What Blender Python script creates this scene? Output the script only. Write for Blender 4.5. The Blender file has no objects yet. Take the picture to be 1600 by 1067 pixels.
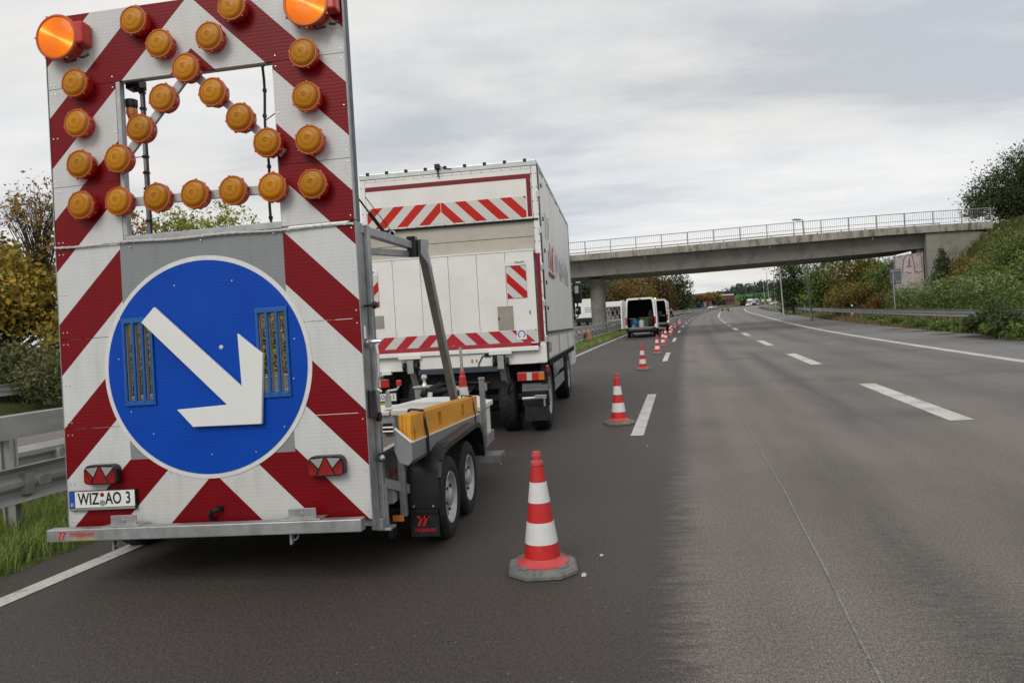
import bpy, bmesh, math, random
import numpy as np
from mathutils import Vector, Matrix
random.seed(7); rng = np.random.default_rng(7)
R = math.radians
scene = bpy.context.scene
COL = scene.collection

# ------------------------------------------------------------------ camera
F = 1155.0; HC = 1.54
def cam_axes(pitch, roll, yaw):
    p, r, y = R(pitch), R(roll), R(yaw)
    fwd = Vector((-math.sin(y)*math.cos(p), math.cos(y)*math.cos(p), math.sin(p)))
    r0 = Vector((math.cos(y), math.sin(y), 0)); u0 = r0.cross(fwd)
    return r0*math.cos(r)-u0*math.sin(r), r0*math.sin(r)+u0*math.cos(r), fwd
AX = cam_axes(-1.0, 3.4, 8.1)
cd = bpy.data.cameras.new('camera'); co = bpy.data.objects.new('camera', cd); COL.objects.link(co)
cd.sensor_width = 36; cd.sensor_fit = 'HORIZONTAL'; cd.lens = 36*F/1600
cd.clip_start = .05; cd.clip_end = 6000
m = Matrix.Identity(4)
for i in range(3):
    m[i][0] = AX[0][i]; m[i][1] = AX[1][i]; m[i][2] = -AX[2][i]
m[0][3], m[1][3], m[2][3] = 0, 0, HC
co.matrix_world = m; scene.camera = co

# ------------------------------------------------------------------ light
SUN_EL, SUN_AZ = 42, 198      # azimuth measured clockwise from +Y
w = bpy.data.worlds.new('World'); scene.world = w; w.use_nodes = True
nt = w.node_tree; nt.nodes.clear()
def N(t, typ, **kw):
    n = t.nodes.new(typ)
    for k, v in kw.items():
        if k.startswith('i_'): n.inputs[k[2:].replace('_', ' ')].default_value = v
        else: setattr(n, k, v)
    return n
def ramp(t, stops, interp='LINEAR'):
    n = t.nodes.new('ShaderNodeValToRGB'); e = n.color_ramp.elements; n.color_ramp.interpolation = interp
    while len(e) < len(stops): e.new(.5)
    for el, (p, c) in zip(e, stops):
        el.position = p; el.color = (*c, 1) if len(c) == 3 else c
    return n
def math_(t, op, a, b=None, c=None):
    n = t.nodes.new('ShaderNodeMath'); n.operation = op
    for i, x in enumerate((a, b, c)):
        if x is None: continue
        if isinstance(x, (int, float)): n.inputs[i].default_value = x
        else: t.links.new(x, n.inputs[i])
    return n.outputs[0]
out = N(nt, 'ShaderNodeOutputWorld'); bg = N(nt, 'ShaderNodeBackground'); bg.inputs[1].default_value = .1
sky = N(nt, 'ShaderNodeTexSky', sky_type='NISHITA', sun_disc=False); sky.sun_elevation = R(SUN_EL); sky.sun_rotation = R(SUN_AZ)
tc = N(nt, 'ShaderNodeTexCoord'); sep = N(nt, 'ShaderNodeSeparateXYZ'); nt.links.new(tc.outputs['Generated'], sep.inputs[0])
zz = math_(nt, 'ADD', math_(nt, 'MAXIMUM', sep.outputs[2], 0.0), .16)
cx = math_(nt, 'DIVIDE', sep.outputs[0], zz); cy = math_(nt, 'DIVIDE', sep.outputs[1], zz)
cmb = N(nt, 'ShaderNodeCombineXYZ'); nt.links.new(cx, cmb.inputs[0]); nt.links.new(cy, cmb.inputs[1])
mp = N(nt, 'ShaderNodeMapping'); mp.inputs['Rotation'].default_value = (0, 0, R(-20)); mp.inputs['Scale'].default_value = (.5, 1.0, 1)
nt.links.new(cmb.outputs[0], mp.inputs[0])
n1 = N(nt, 'ShaderNodeTexNoise', i_Scale=.9, i_Detail=8., i_Roughness=.52, i_Distortion=.35); nt.links.new(mp.outputs[0], n1.inputs['Vector'])
n2 = N(nt, 'ShaderNodeTexNoise', i_Scale=3.4, i_Detail=6., i_Roughness=.6); nt.links.new(mp.outputs[0], n2.inputs['Vector'])
ns = math_(nt, 'ADD', math_(nt, 'MULTIPLY', n1.outputs[0], .76), math_(nt, 'MULTIPLY', n2.outputs[0], .24))
cr = ramp(nt, [(.39, (4.5, 4.9, 5.45)), (.49, (6.3, 6.5, 6.75)), (.60, (7.8, 7.7, 7.55))]); nt.links.new(ns, cr.inputs[0])
n3 = N(nt, 'ShaderNodeTexNoise', i_Scale=.55, i_Detail=5., i_Roughness=.5); nt.links.new(mp.outputs[0], n3.inputs['Vector'])
wr = ramp(nt, [(.42, (1,1,1)), (.60, (1.05,1.0,.93))]); nt.links.new(n3.outputs[0], wr.inputs[0])
wm_ = N(nt, 'ShaderNodeMixRGB', blend_type='MULTIPLY'); wm_.inputs[0].default_value = 1; nt.links.new(cr.outputs[0], wm_.inputs[1]); nt.links.new(wr.outputs[0], wm_.inputs[2])
mixs = N(nt, 'ShaderNodeMixRGB'); mixs.inputs[0].default_value = .95
nt.links.new(sky.outputs[0], mixs.inputs[1]); nt.links.new(wm_.outputs[0], mixs.inputs[2])
nt.links.new(mixs.outputs[0], bg.inputs[0]); nt.links.new(bg.outputs[0], out.inputs[0])
sl = bpy.data.lights.new('sun', 'SUN'); so = bpy.data.objects.new('sun', sl); COL.objects.link(so)
sl.energy = 1.15; sl.angle = R(30); sl.color = (1, .95, .88)
sd = Vector((math.sin(R(SUN_AZ))*math.cos(R(SUN_EL)), math.cos(R(SUN_AZ))*math.cos(R(SUN_EL)), math.sin(R(SUN_EL))))
so.rotation_euler = sd.to_track_quat('Z', 'Y').to_euler(); so.location = sd*50
vs = scene.view_settings; vs.view_transform = 'Standard'; vs.look = 'None'; vs.gamma = 1; vs.exposure = .28
vs.use_curve_mapping = False

# ------------------------------------------------------------------ points from the survey of the place
def ray(x, y):
    return AX[0]*((x-800)/F) + AX[1]*(-(y-533.5)/F) + AX[2]
def PY(x, y, Y):
    d = ray(x, y); return Vector((0, 0, HC)) + d*(Y/d.y)
def PX(x, y, X):
    d = ray(x, y); return Vector((0, 0, HC)) + d*(X/d.x)
def zp(Y):
    Y = max(Y, 0.0); return .0165*Y*Y/(Y+42)
def sm(a, b, x):
    t = min(1, max(0, (x-a)/(b-a))); return t*t*(3-2*t)
def D1(Y):
    x = .2+.085*(Y-10)+.0002*(Y-10)*abs(Y-10)
    if Y > 300: x += .0006*(min(Y, 520)-300)**2
    return x
def LL(Y): return D1(Y)-3.6-.3*min(1, max(0, Y)/40)
def D2(Y): return D1(Y)+4.08
def RL(Y): return D1(Y)+8.25+1.6*sm(30, 120, Y)
def RE(Y): return D1(Y)+11.9+2.0*sm(25, 150, Y)
def slope(fn, Y): return (fn(Y+.5)-fn(Y-.5))

# ------------------------------------------------------------------ mesh helper
class MB:
    def __init__(s): s.v = []; s.f = []; s.m = []
    def add(s, vs, fs, mi=0, M=None):
        o = len(s.v)
        for p in vs:
            p = Vector(p); s.v.append(M @ p if M else p)
        for f in fs: s.f.append([o+i for i in f]); s.m.append(mi)
    def box(s, x0, x1, y0, y1, z0, z1, mi=0, M=None):
        s.add([(x0,y0,z0),(x1,y0,z0),(x1,y1,z0),(x0,y1,z0),(x0,y0,z1),(x1,y0,z1),(x1,y1,z1),(x0,y1,z1)],
              [(0,3,2,1),(4,5,6,7),(0,1,5,4),(1,2,6,5),(2,3,7,6),(3,0,4,7)], mi, M)
    def beam(s, p, q, w, h, up=(0,0,1), mi=0):
        p, q = Vector(p), Vector(q); d = q-p; L = d.length; d.normalize()
        sx = d.cross(Vector(up)).normalized(); uz = sx.cross(d)
        M = Matrix.Identity(4)
        for i in range(3): M[i][0], M[i][1], M[i][2], M[i][3] = sx[i], d[i], uz[i], p[i]
        s.box(-w/2, w/2, 0, L, -h/2, h/2, mi, M)
    def tube(s, p, q, r0, r1=None, n=8, mi=0, cap=True):
        p, q = Vector(p), Vector(q); r1 = r0 if r1 is None else r1
        d = (q-p)
        if d.length < 1e-6: return
        d.normalize(); a = Vector((0,0,1)) if abs(d.z) < .9 else Vector((1,0,0))
        sx = d.cross(a).normalized(); sy = d.cross(sx)
        vs = []
        for c, r in ((p, r0), (q, r1)):
            for k in range(n):
                t = 2*math.pi*k/n; vs.append(c+sx*math.cos(t)*r+sy*math.sin(t)*r)
        fs = [(k, (k+1)%n, n+(k+1)%n, n+k) for k in range(n)]
        if cap: fs += [tuple(range(n-1, -1, -1)), tuple(range(n, 2*n))]
        s.add(vs, fs, mi)
    def path(s, pts, r, n=6, mi=0):
        for a, b in zip(pts[:-1], pts[1:]): s.tube(a, b, r, r, n, mi)
    def lathe(s, prof, n=24, M=None, mi=0, mis=None, caps=True):
        vs = []; 
        for (r, h) in prof:
            for k in range(n):
                t = 2*math.pi*k/n; vs.append((r*math.cos(t), r*math.sin(t), h))
        for j in range(len(prof)-1):
            pass
        o = len(s.v)
        for p in vs: s.v.append(M @ Vector(p) if M else Vector(p))
        for j in range(len(prof)-1):
            for k in range(n):
                s.f.append([o+j*n+k, o+j*n+(k+1)%n, o+(j+1)*n+(k+1)%n, o+(j+1)*n+k]); s.m.append(mis[j] if mis else mi)
        if caps:
            if prof[0][0] > 1e-4: s.f.append([o+k for k in range(n-1, -1, -1)]); s.m.append(mis[0] if mis else mi)
            e = o+(len(prof)-1)*n
            if prof[-1][0] > 1e-4: s.f.append([e+k for k in range(n)]); s.m.append(mis[-1] if mis else mi)
    def prism(s, poly, y0, y1, mi=0, M=None):
        n = len(poly); vs = [(x, y0, z) for x, z in poly]+[(x, y1, z) for x, z in poly]
        fs = [tuple(range(n)), tuple(range(2*n-1, n-1, -1))]+[(k, n+k, n+(k+1)%n, (k+1)%n) for k in range(n)]
        s.add(vs, fs, mi, M)
    def build(s, name, mats, parent=None, M=None, smooth=False, bevel=0, fix=True):
        me = bpy.data.meshes.new(name); me.from_pydata([tuple(p) for p in s.v], [], s.f); 
        if not isinstance(mats, (list, tuple)): mats = [mats]
        for mm in mats: me.materials.append(mm)
        if len(mats) > 1: me.polygons.foreach_set('material_index', s.m)
        if fix:
            b = bmesh.new(); b.from_mesh(me); bmesh.ops.recalc_face_normals(b, faces=b.faces); b.to_mesh(me); b.free()
        if smooth:
            me.polygons.foreach_set('use_smooth', [True]*len(me.polygons))
            me.set_sharp_from_angle(angle=R(38))
        me.update()
        o = link(name, me, parent, M)
        if bevel:
            bv = o.modifiers.new('bevel', 'BEVEL'); bv.width = bevel; bv.segments = 2; bv.limit_method = 'ANGLE'; bv.angle_limit = R(40)
        return o
WM = {}
def link(name, data, parent=None, M=None):
    o = bpy.data.objects.new(name, data); COL.objects.link(o)
    M = M.copy() if M else Matrix.Identity(4)
    WM[o.name] = M
    if parent:
        o.parent = parent; o.matrix_basis = WM[parent.name].inverted() @ M
    else: o.matrix_basis = M
    return o
def tag(o, label=None, cat=None, group=None, kind=None):
    for k, v in (('label', label), ('category', cat), ('group', group), ('kind', kind)):
        if v: o[k] = v
    return o
def thing(name, loc, label, cat, group=None, rz=0):
    M = Matrix.Translation(Vector(loc)) @ Matrix.Rotation(rz, 4, 'Z')
    return tag(link(name, None, None, M), label, cat, group)
def copy_tree(o, parent=None):
    c = o.copy(); COL.objects.link(c)
    if parent: c.parent = parent; c.matrix_parent_inverse = o.matrix_parent_inverse.copy()
    for ch in list(KIDS.get(o.name, [])) or [x for x in o.children]:
        copy_tree(ch, c)
    return c
KIDS = {}
def move(o, loc, rz=0, M=None):
    MM = M or (Matrix.Translation(Vector(loc)) @ Matrix.Rotation(rz, 4, 'Z'))
    o.matrix_basis = MM; WM[o.name] = MM
def text(s, size, mat, M, name='lettering', parent=None, depth=.0008, sx=1.0, align='CENTER', bold=0.0):
    cu = bpy.data.curves.new('t', 'FONT'); cu.body = s; cu.size = size; cu.extrude = depth; cu.align_x = align; cu.align_y = 'CENTER'; cu.offset = bold
    cu.resolution_u = 3
    to = bpy.data.objects.new('t', cu); COL.objects.link(to)
    dg = bpy.context.evaluated_depsgraph_get(); dg.update()
    me = bpy.data.meshes.new_from_object(to.evaluated_get(dg)); bpy.data.objects.remove(to)
    me.name = name; me.materials.clear(); me.materials.append(mat)
    # text local x right, y up -> M columns (x: right, y: normal away, z: up)
    T = Matrix(((sx,0,0,0),(0,0,-1,0),(0,1,0,0),(0,0,0,1)))
    me.transform(T)
    return link(name, me, parent, M)
def cut(o, boxes):
    b = MB()
    for a in boxes: b.box(*a)
    c = b.build('cutter', [], None, WM[o.name])
    md = o.modifiers.new('c', 'BOOLEAN'); md.object = c; md.operation = 'DIFFERENCE'; md.solver = 'EXACT'
    dg = bpy.context.evaluated_depsgraph_get(); dg.update()
    me = bpy.data.meshes.new_from_object(o.evaluated_get(dg)); o.modifiers.clear(); o.data = me
    bpy.data.objects.remove(c)

# ------------------------------------------------------------------ materials
def lk(t, a, b): t.links.new(a, b)
def new_mat(name):
    m = bpy.data.materials.new(name); m.use_nodes = True; t = m.node_tree
    return m, t, t.nodes['Principled BSDF']
def setp(b, col=None, rough=None, metal=None, spec=None, **kw):
    if col is not None: b.inputs['Base Color'].default_value = (*col, 1)
    if rough is not None: b.inputs['Roughness'].default_value = rough
    if metal is not None: b.inputs['Metallic'].default_value = metal
    if spec is not None: b.inputs['Specular IOR Level'].default_value = spec
    for k, v in kw.items(): b.inputs[k.replace('_', ' ')].default_value = v
def bump(t, b, h, strength=.2, dist=.01):
    n = N(t, 'ShaderNodeBump'); n.inputs['Strength'].default_value = strength; n.inputs['Distance'].default_value = dist
    lk(t, h, n.inputs['Height']); lk(t, n.outputs[0], b.inputs['Normal'])
def mat(name, col, rough=.5, metal=0, var=.12, scale=6, spec=.4, bmp=.0, dirt=None, dscale=2.5, damt=.5, stretch=None):
    m, t, b = new_mat(name); setp(b, None, rough, metal, spec)
    c = N(t, 'ShaderNodeTexCoord'); src = c.outputs['Object']
    if stretch:
        mpn = N(t, 'ShaderNodeMapping'); mpn.inputs['Scale'].default_value = stretch; lk(t, src, mpn.inputs[0]); src = mpn.outputs[0]
    n = N(t, 'ShaderNodeTexNoise', i_Scale=float(scale), i_Detail=6., i_Roughness=.6); lk(t, src, n.inputs['Vector'])
    lo = tuple(max(0, x*(1-var)) for x in col); hi = tuple(min(1, x*(1+var)) for x in col)
    r = ramp(t, [(.3, lo), (.7, hi)]); lk(t, n.outputs[0], r.inputs[0]); colout = r.outputs[0]
    if dirt:
        n2 = N(t, 'ShaderNodeTexNoise', i_Scale=float(dscale), i_Detail=8., i_Roughness=.65); lk(t, src, n2.inputs['Vector'])
        r2 = ramp(t, [(.48, (0,0,0)), (.72, (damt,)*3)]); lk(t, n2.outputs[0], r2.inputs[0])
        mx = N(t, 'ShaderNodeMixRGB'); lk(t, r2.outputs[0], mx.inputs[0]); lk(t, colout, mx.inputs[1]); mx.inputs[2].default_value = (*dirt, 1); colout = mx.outputs[0]
    lk(t, colout, b.inputs['Base Color'])
    rr = math_(t, 'ADD', math_(t, 'MULTIPLY', n.outputs[0], .2), rough-.1); lk(t, rr, b.inputs['Roughness'])
    if bmp:
        n3 = N(t, 'ShaderNodeTexNoise', i_Scale=scale*6., i_Detail=4.); lk(t, src, n3.inputs['Vector']); bump(t, b, n3.outputs[0], bmp, .004)
    return m
GALV = mat('galvanised_steel', (.36,.37,.375), .42, .55, .22, 9, .5, .06, (.2,.2,.2), 4, .4)
GALVD = mat('weathered_galvanised_steel', (.40,.40,.39), .52, .3, .2, 5, .4, .08, (.16,.15,.13), 1.5, .55, (1,.3,1))
ALU = mat('aluminium', (.52,.53,.54), .33, .75, .1, 7, .5, .02, (.3,.3,.3), 4, .3)
WHITE = mat('white_paint', (.77,.765,.735), .38, 0, .03, 3, .5, 0, (.50,.48,.44), 1.6, .28)
WHITE2 = mat('clean_white', (.78,.78,.77), .35, 0, .03, 3)
TARP = mat('dirty_white_tarpaulin', (.78,.78,.77), .40, 0, .05, 2, .5, .1, (.50,.50,.49), 1.3, .45, (1,1.2,.25))
BEIGE = mat('beige_shutter', (.46,.43,.37), .5, 0, .06, 5, .4, .05, (.33,.30,.25), 2, .5)
BLACKP = mat('black_plastic', (.012,.012,.015), .36, 0, .3, 8, .4, .1, (.06,.055,.05), 3, .35)
BLACK = mat('black_rubber', (.016,.016,.017), .75, 0, .3, 20, .3, .2, (.06,.055,.05), 5, .5)
DARK = mat('dark_chassis', (.02,.02,.022), .6, .2, .3, 4, .3, .1)
NAVY = mat('dark_blue_steel', (.045,.055,.075), .45, 0, .2, 4)
GREYP = mat('grey_paint', (.23,.25,.26), .5, 0, .05, 4, .4)
RED = mat('red_sheeting', (.19,.005,.014), .4, 0, .06, 5, .4)
REDL = mat('red_lamp_plastic', (.50,.022,.014), .28, 0, .1, 10, .5)
RIMRED = mat('orange_red_bezel', (.46,.085,.010), .35, 0, .1, 10, .5)
BLUE = None
YELLOW = mat('orange_yellow_board', (.74,.33,.025), .5, 0, .1, 4, .4, .05, (.30,.15,.04), 3.5, .5, (1,.3,2.5))
CONC = mat('concrete', (.235,.225,.20), .85, 0, .12, 2.2, .2, .25, (.10,.10,.085), .9, .6)
CONCD = mat('stained_concrete', (.31,.29,.25), .85, 0, .18, 2.2, .2, .25, (.04,.04,.032), 3.2, 1.0, (.7,.7,.22))
RAILW = mat('pale_grey_railing', (.25,.26,.27), .5, .2, .06, 3)
CONER = mat('red_cone_plastic', (.52,.018,.02), .42, 0, .12, 12, .45, .03, (.2,.04,.03), 9, .35)
CONEP = mat('faded_red_flange', (.50,.065,.065), .5, 0, .1, 10, .4)
CONEW = mat('white_reflective_sheet', (.66,.67,.67), .35, 0, .05, 15, .5, 0, (.4,.4,.4), 8, .3)
CONEB = mat('grey_rubber_foot', (.15,.15,.14), .8, 0, .25, 14, .3, .3, (.25,.24,.22), 9, .4)
PLATEW = mat('plate_white', (.74,.74,.72), .35, 0, .03, 8)
INK = mat('black_ink', (.012,.012,.012), .5, 0, .1, 8)
EUBLUE = mat('plate_blue', (.012,.075,.36), .4, 0, .05, 8)
REDTXT = mat('red_lettering', (.55,.02,.03), .5, 0, .1, 8)
CHROME = mat('bright_zinc', (.62,.63,.64), .28, .8, .08, 10)
WOOD = mat('bed_plywood', (.22,.18,.14), .75, 0, .2, 6, .3, .1, (.1,.09,.08), 3, .6)
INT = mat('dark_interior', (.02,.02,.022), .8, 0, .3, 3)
BARK = mat('bark', (.055,.048,.04), .9, 0, .3, 8, .2, .3)

def ribs(t, b, src, scale=55, strength=.25, axis=2):
    s = N(t, 'ShaderNodeSeparateXYZ'); lk(t, src, s.inputs[0])
    h = math_(t, 'SINE', math_(t, 'MULTIPLY', s.outputs[axis], scale*2*math.pi)); bump(t, b, h, strength, .003); return s, h
def stripe_mat(name, sx, sz, period, off, duty, chev=None, a=(.26,.010,.018), bcol=(.62,.63,.63), grey=None, rib=0, rough=.36, var=.08):
    m, t, b = new_mat(name); setp(b, None, rough, 0, .18)
    c = N(t, 'ShaderNodeTexCoord'); s = N(t, 'ShaderNodeSeparateXYZ'); lk(t, c.outputs['Object'], s.inputs[0])
    x = s.outputs[0]
    if chev is not None: x = math_(t, 'ABSOLUTE', math_(t, 'SUBTRACT', x, chev))
    cc = math_(t, 'ADD', math_(t, 'MULTIPLY', x, sx), math_(t, 'MULTIPLY', s.outputs[2], sz))
    fr = math_(t, 'FRACT', math_(t, 'ADD', math_(t, 'DIVIDE', math_(t, 'SUBTRACT', cc, off), period), 20.))
    k = math_(t, 'LESS_THAN', fr, duty)
    if grey:
        (u0, u1, v0, v1) = grey
        g = math_(t, 'MULTIPLY', math_(t, 'MULTIPLY', math_(t, 'GREATER_THAN', s.outputs[0], u0), math_(t, 'LESS_THAN', s.outputs[0], u1)),
                  math_(t, 'MULTIPLY', math_(t, 'GREATER_THAN', s.outputs[2], v0), math_(t, 'LESS_THAN', s.outputs[2], v1)))
    n = N(t, 'ShaderNodeTexNoise', i_Scale=3., i_Detail=6.); lk(t, c.outputs['Object'], n.inputs['Vector'])
    r1 = ramp(t, [(.3, tuple(x*(1-var) for x in a)), (.7, tuple(x*(1+var) for x in a))]); lk(t, n.outputs[0], r1.inputs[0])
    r2 = ramp(t, [(.3, tuple(x*(1-var*.6) for x in bcol)), (.7, bcol)]); lk(t, n.outputs[0], r2.inputs[0])
    mx = N(t, 'ShaderNodeMixRGB'); lk(t, k, mx.inputs[0]); lk(t, r2.outputs[0], mx.inputs[1]); lk(t, r1.outputs[0], mx.inputs[2]); o = mx.outputs[0]
    if grey:
        mg = N(t, 'ShaderNodeMixRGB'); lk(t, g, mg.inputs[0]); lk(t, o, mg.inputs[1]); mg.inputs[2].default_value = (.24,.26,.265, 1); o = mg.outputs[0]
    if rib:
        mpn = N(t, 'ShaderNodeMapping'); mpn.inputs['Scale'].default_value = (2.2, 1, .35); lk(t, c.outputs['Object'], mpn.inputs[0])
        ng = N(t, 'ShaderNodeTexNoise', i_Scale=5., i_Detail=9., i_Roughness=.7); lk(t, mpn.outputs[0], ng.inputs['Vector'])
        rg = ramp(t, [(.35, (1,1,1)), (.55, (.95,.95,.94)), (.75, (.80,.79,.76))]); lk(t, ng.outputs[0], rg.inputs[0])
        low = ramp(t, [(0., (.88,.87,.85)), (.16, (1,1,1))]); lk(t, math_(t, 'DIVIDE', s.outputs[2], 3.4), low.inputs[0])
        for q_ in (rg, low):
            mg = N(t, 'ShaderNodeMixRGB', blend_type='MULTIPLY'); mg.inputs[0].default_value = 1; lk(t, o, mg.inputs[1]); lk(t, q_.outputs[0], mg.inputs[2]); o = mg.outputs[0]
    lk(t, o, b.inputs['Base Color'])
    if rib:
        h = math_(t, 'SINE', math_(t, 'MULTIPLY', s.outputs[2], rib*2*math.pi)); bump(t, b, h, .07, .0022)
    return m
BOARD = stripe_mat('board_chevron_sheeting', 1, 1, .69, .68, .495, 0.0, a=(.185,.002,.006), grey=(-.578, .558, .44, 1.86), rib=42)
def sign_blue():
    m, t, b = new_mat('blue_sign_sheeting'); setp(b, (.004,.06,.42), .4, 0, .15)
    c = N(t, 'ShaderNodeTexCoord'); ribs(t, b, c.outputs['Object'], 42, .05)
    n = N(t, 'ShaderNodeTexNoise', i_Scale=2.5, i_Detail=5.); lk(t, c.outputs['Object'], n.inputs['Vector'])
    r = ramp(t, [(.3, (.001,.050,.37)), (.7, (.002,.064,.43))]); lk(t, n.outputs[0], r.inputs[0]); lk(t, r.outputs[0], b.inputs['Base Color'])
    return m
BLUE = sign_blue()
BLUEFR = mat('blue_slot_frame', (.008,.09,.33), .4, 0, .1, 8)
def arrow_white():
    m, t, b = new_mat('white_arrow_sheeting'); setp(b, (.72,.73,.72), .36, 0, .45)
    c = N(t, 'ShaderNodeTexCoord'); s = N(t, 'ShaderNodeSeparateXYZ'); lk(t, c.outputs['Object'], s.inputs[0])
    h = math_(t, 'SINE', math_(t, 'MULTIPLY', math_(t, 'SUBTRACT', s.outputs[0], s.outputs[2]), 55*math.pi)); bump(t, b, h, .07, .0022); return m
ARROW = arrow_white()
def lens_mat(name, col, emis=0, big=False):
    m, t, b = new_mat(name); setp(b, col, .28, 0, .12, Coat_Weight=.12, Coat_Roughness=.04)
    c = N(t, 'ShaderNodeTexCoord'); s = N(t, 'ShaderNodeSeparateXYZ'); lk(t, c.outputs['Object'], s.inputs[0])
    r = math_(t, 'SQRT', math_(t, 'ADD', math_(t, 'POWER', s.outputs[0], 2.), math_(t, 'POWER', s.outputs[2], 2.)))
    if not big:
        h1 = math_(t, 'SINE', math_(t, 'MULTIPLY', s.outputs[0], 560.)); h2 = math_(t, 'SINE', math_(t, 'MULTIPLY', r, 240.))
        bump(t, b, math_(t, 'ADD', h1, h2), .3, .0012)
        # the reflector and bulb seen through the plastic: amber rings, bulb highlight painted in
        rr = ramp(t, [(0., (.62,.28,.02)), (.07, (.40,.15,.003)), (.16, (.36,.13,.003)), (.25, (.56,.235,.004)), (.48, (.50,.20,.003)), (.58, (.40,.15,.003)), (.68, (.54,.225,.004)), (.88, (.44,.165,.002)), (1., (.32,.095,.001))])
        q = math_(t, 'DIVIDE', math_(t, 'SQRT', math_(t, 'ADD', math_(t, 'POWER', math_(t, 'ADD', s.outputs[0], .014), 2.), math_(t, 'POWER', math_(t, 'SUBTRACT', s.outputs[2], .014), 2.))), .085)
        lk(t, q, rr.inputs[0])
        rb = math_(t, 'ADD', math_(t, 'MULTIPLY', math_(t, 'SINE', math_(t, 'MULTIPLY', s.outputs[0], 620.)), .09), math_(t, 'ADD', math_(t, 'MULTIPLY', N(t, 'ShaderNodeObjectInfo').outputs['Random'], .25), .75))
        mm_ = N(t, 'ShaderNodeMixRGB', blend_type='MULTIPLY'); mm_.inputs[0].default_value = 1; lk(t, rr.outputs[0], mm_.inputs[1]); lk(t, rb, mm_.inputs[2]); lk(t, mm_.outputs[0], b.inputs['Base Color'])
    else:
        h1 = math_(t, 'SINE', math_(t, 'MULTIPLY', r, 420.)); bump(t, b, h1, .3, .0012)
        a = math_(t, 'ABSOLUTE', math_(t, 'ADD', math_(t, 'MULTIPLY', s.outputs[0], .5), math_(t, 'MULTIPLY', s.outputs[2], .86)))
        g = ramp(t, [(0., (1.,.72,.22)), (.05, (1.,.40,.03)), (.13, (.78,.19,.005)), (.5, (.58,.105,.002))]);  # bright streak across the lens painted into the emission
        aw = math_(t, 'DIVIDE', a, math_(t, 'ADD', math_(t, 'MULTIPLY', r, 1.6), .06)); lk(t, aw, g.inputs[0])
        lk(t, g.outputs[0], b.inputs['Emission Color']); b.inputs['Emission Strength'].default_value = emis
    return m
LENS = lens_mat('amber_lens', (.42,.19,.02))
LENSBIG = lens_mat('lit_orange_lens', (.28,.055,.001), .85, True)
def glassy(name, col, rough=.12, emis=0):
    m, t, b = new_mat(name); setp(b, col, rough, 0, .6, Coat_Weight=.5, Coat_Roughness=.05)
    c = N(t, 'ShaderNodeTexCoord'); n = N(t, 'ShaderNodeTexNoise', i_Scale=60.); lk(t, c.outputs['Object'], n.inputs['Vector']); bump(t, b, n.outputs[0], .08, .002)
    if emis: b.inputs['Emission Color'].default_value = (*col, 1); b.inputs['Emission Strength'].default_value = emis
    return m
TLRED = glassy('tail_lens_red', (.27,.006,.008)); TLCLR = glassy('tail_lens_clear', (.34,.31,.31)); TLAMB = glassy('tail_lens_amber', (.60,.17,.02))
TLR2 = glassy('bright_tail_lens_red', (.50,.02,.014)); TLC2 = glassy('bright_tail_lens_clear', (.55,.52,.50))
GLASS = glassy('dark_window_glass', (.03,.035,.04), .06)
LIT = glassy('lit_headlight', (1,.93,.75), .2, 2.0); LITA = glassy('lit_amber_beacon', (1,.55,.15), .2, 3.0)

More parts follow.
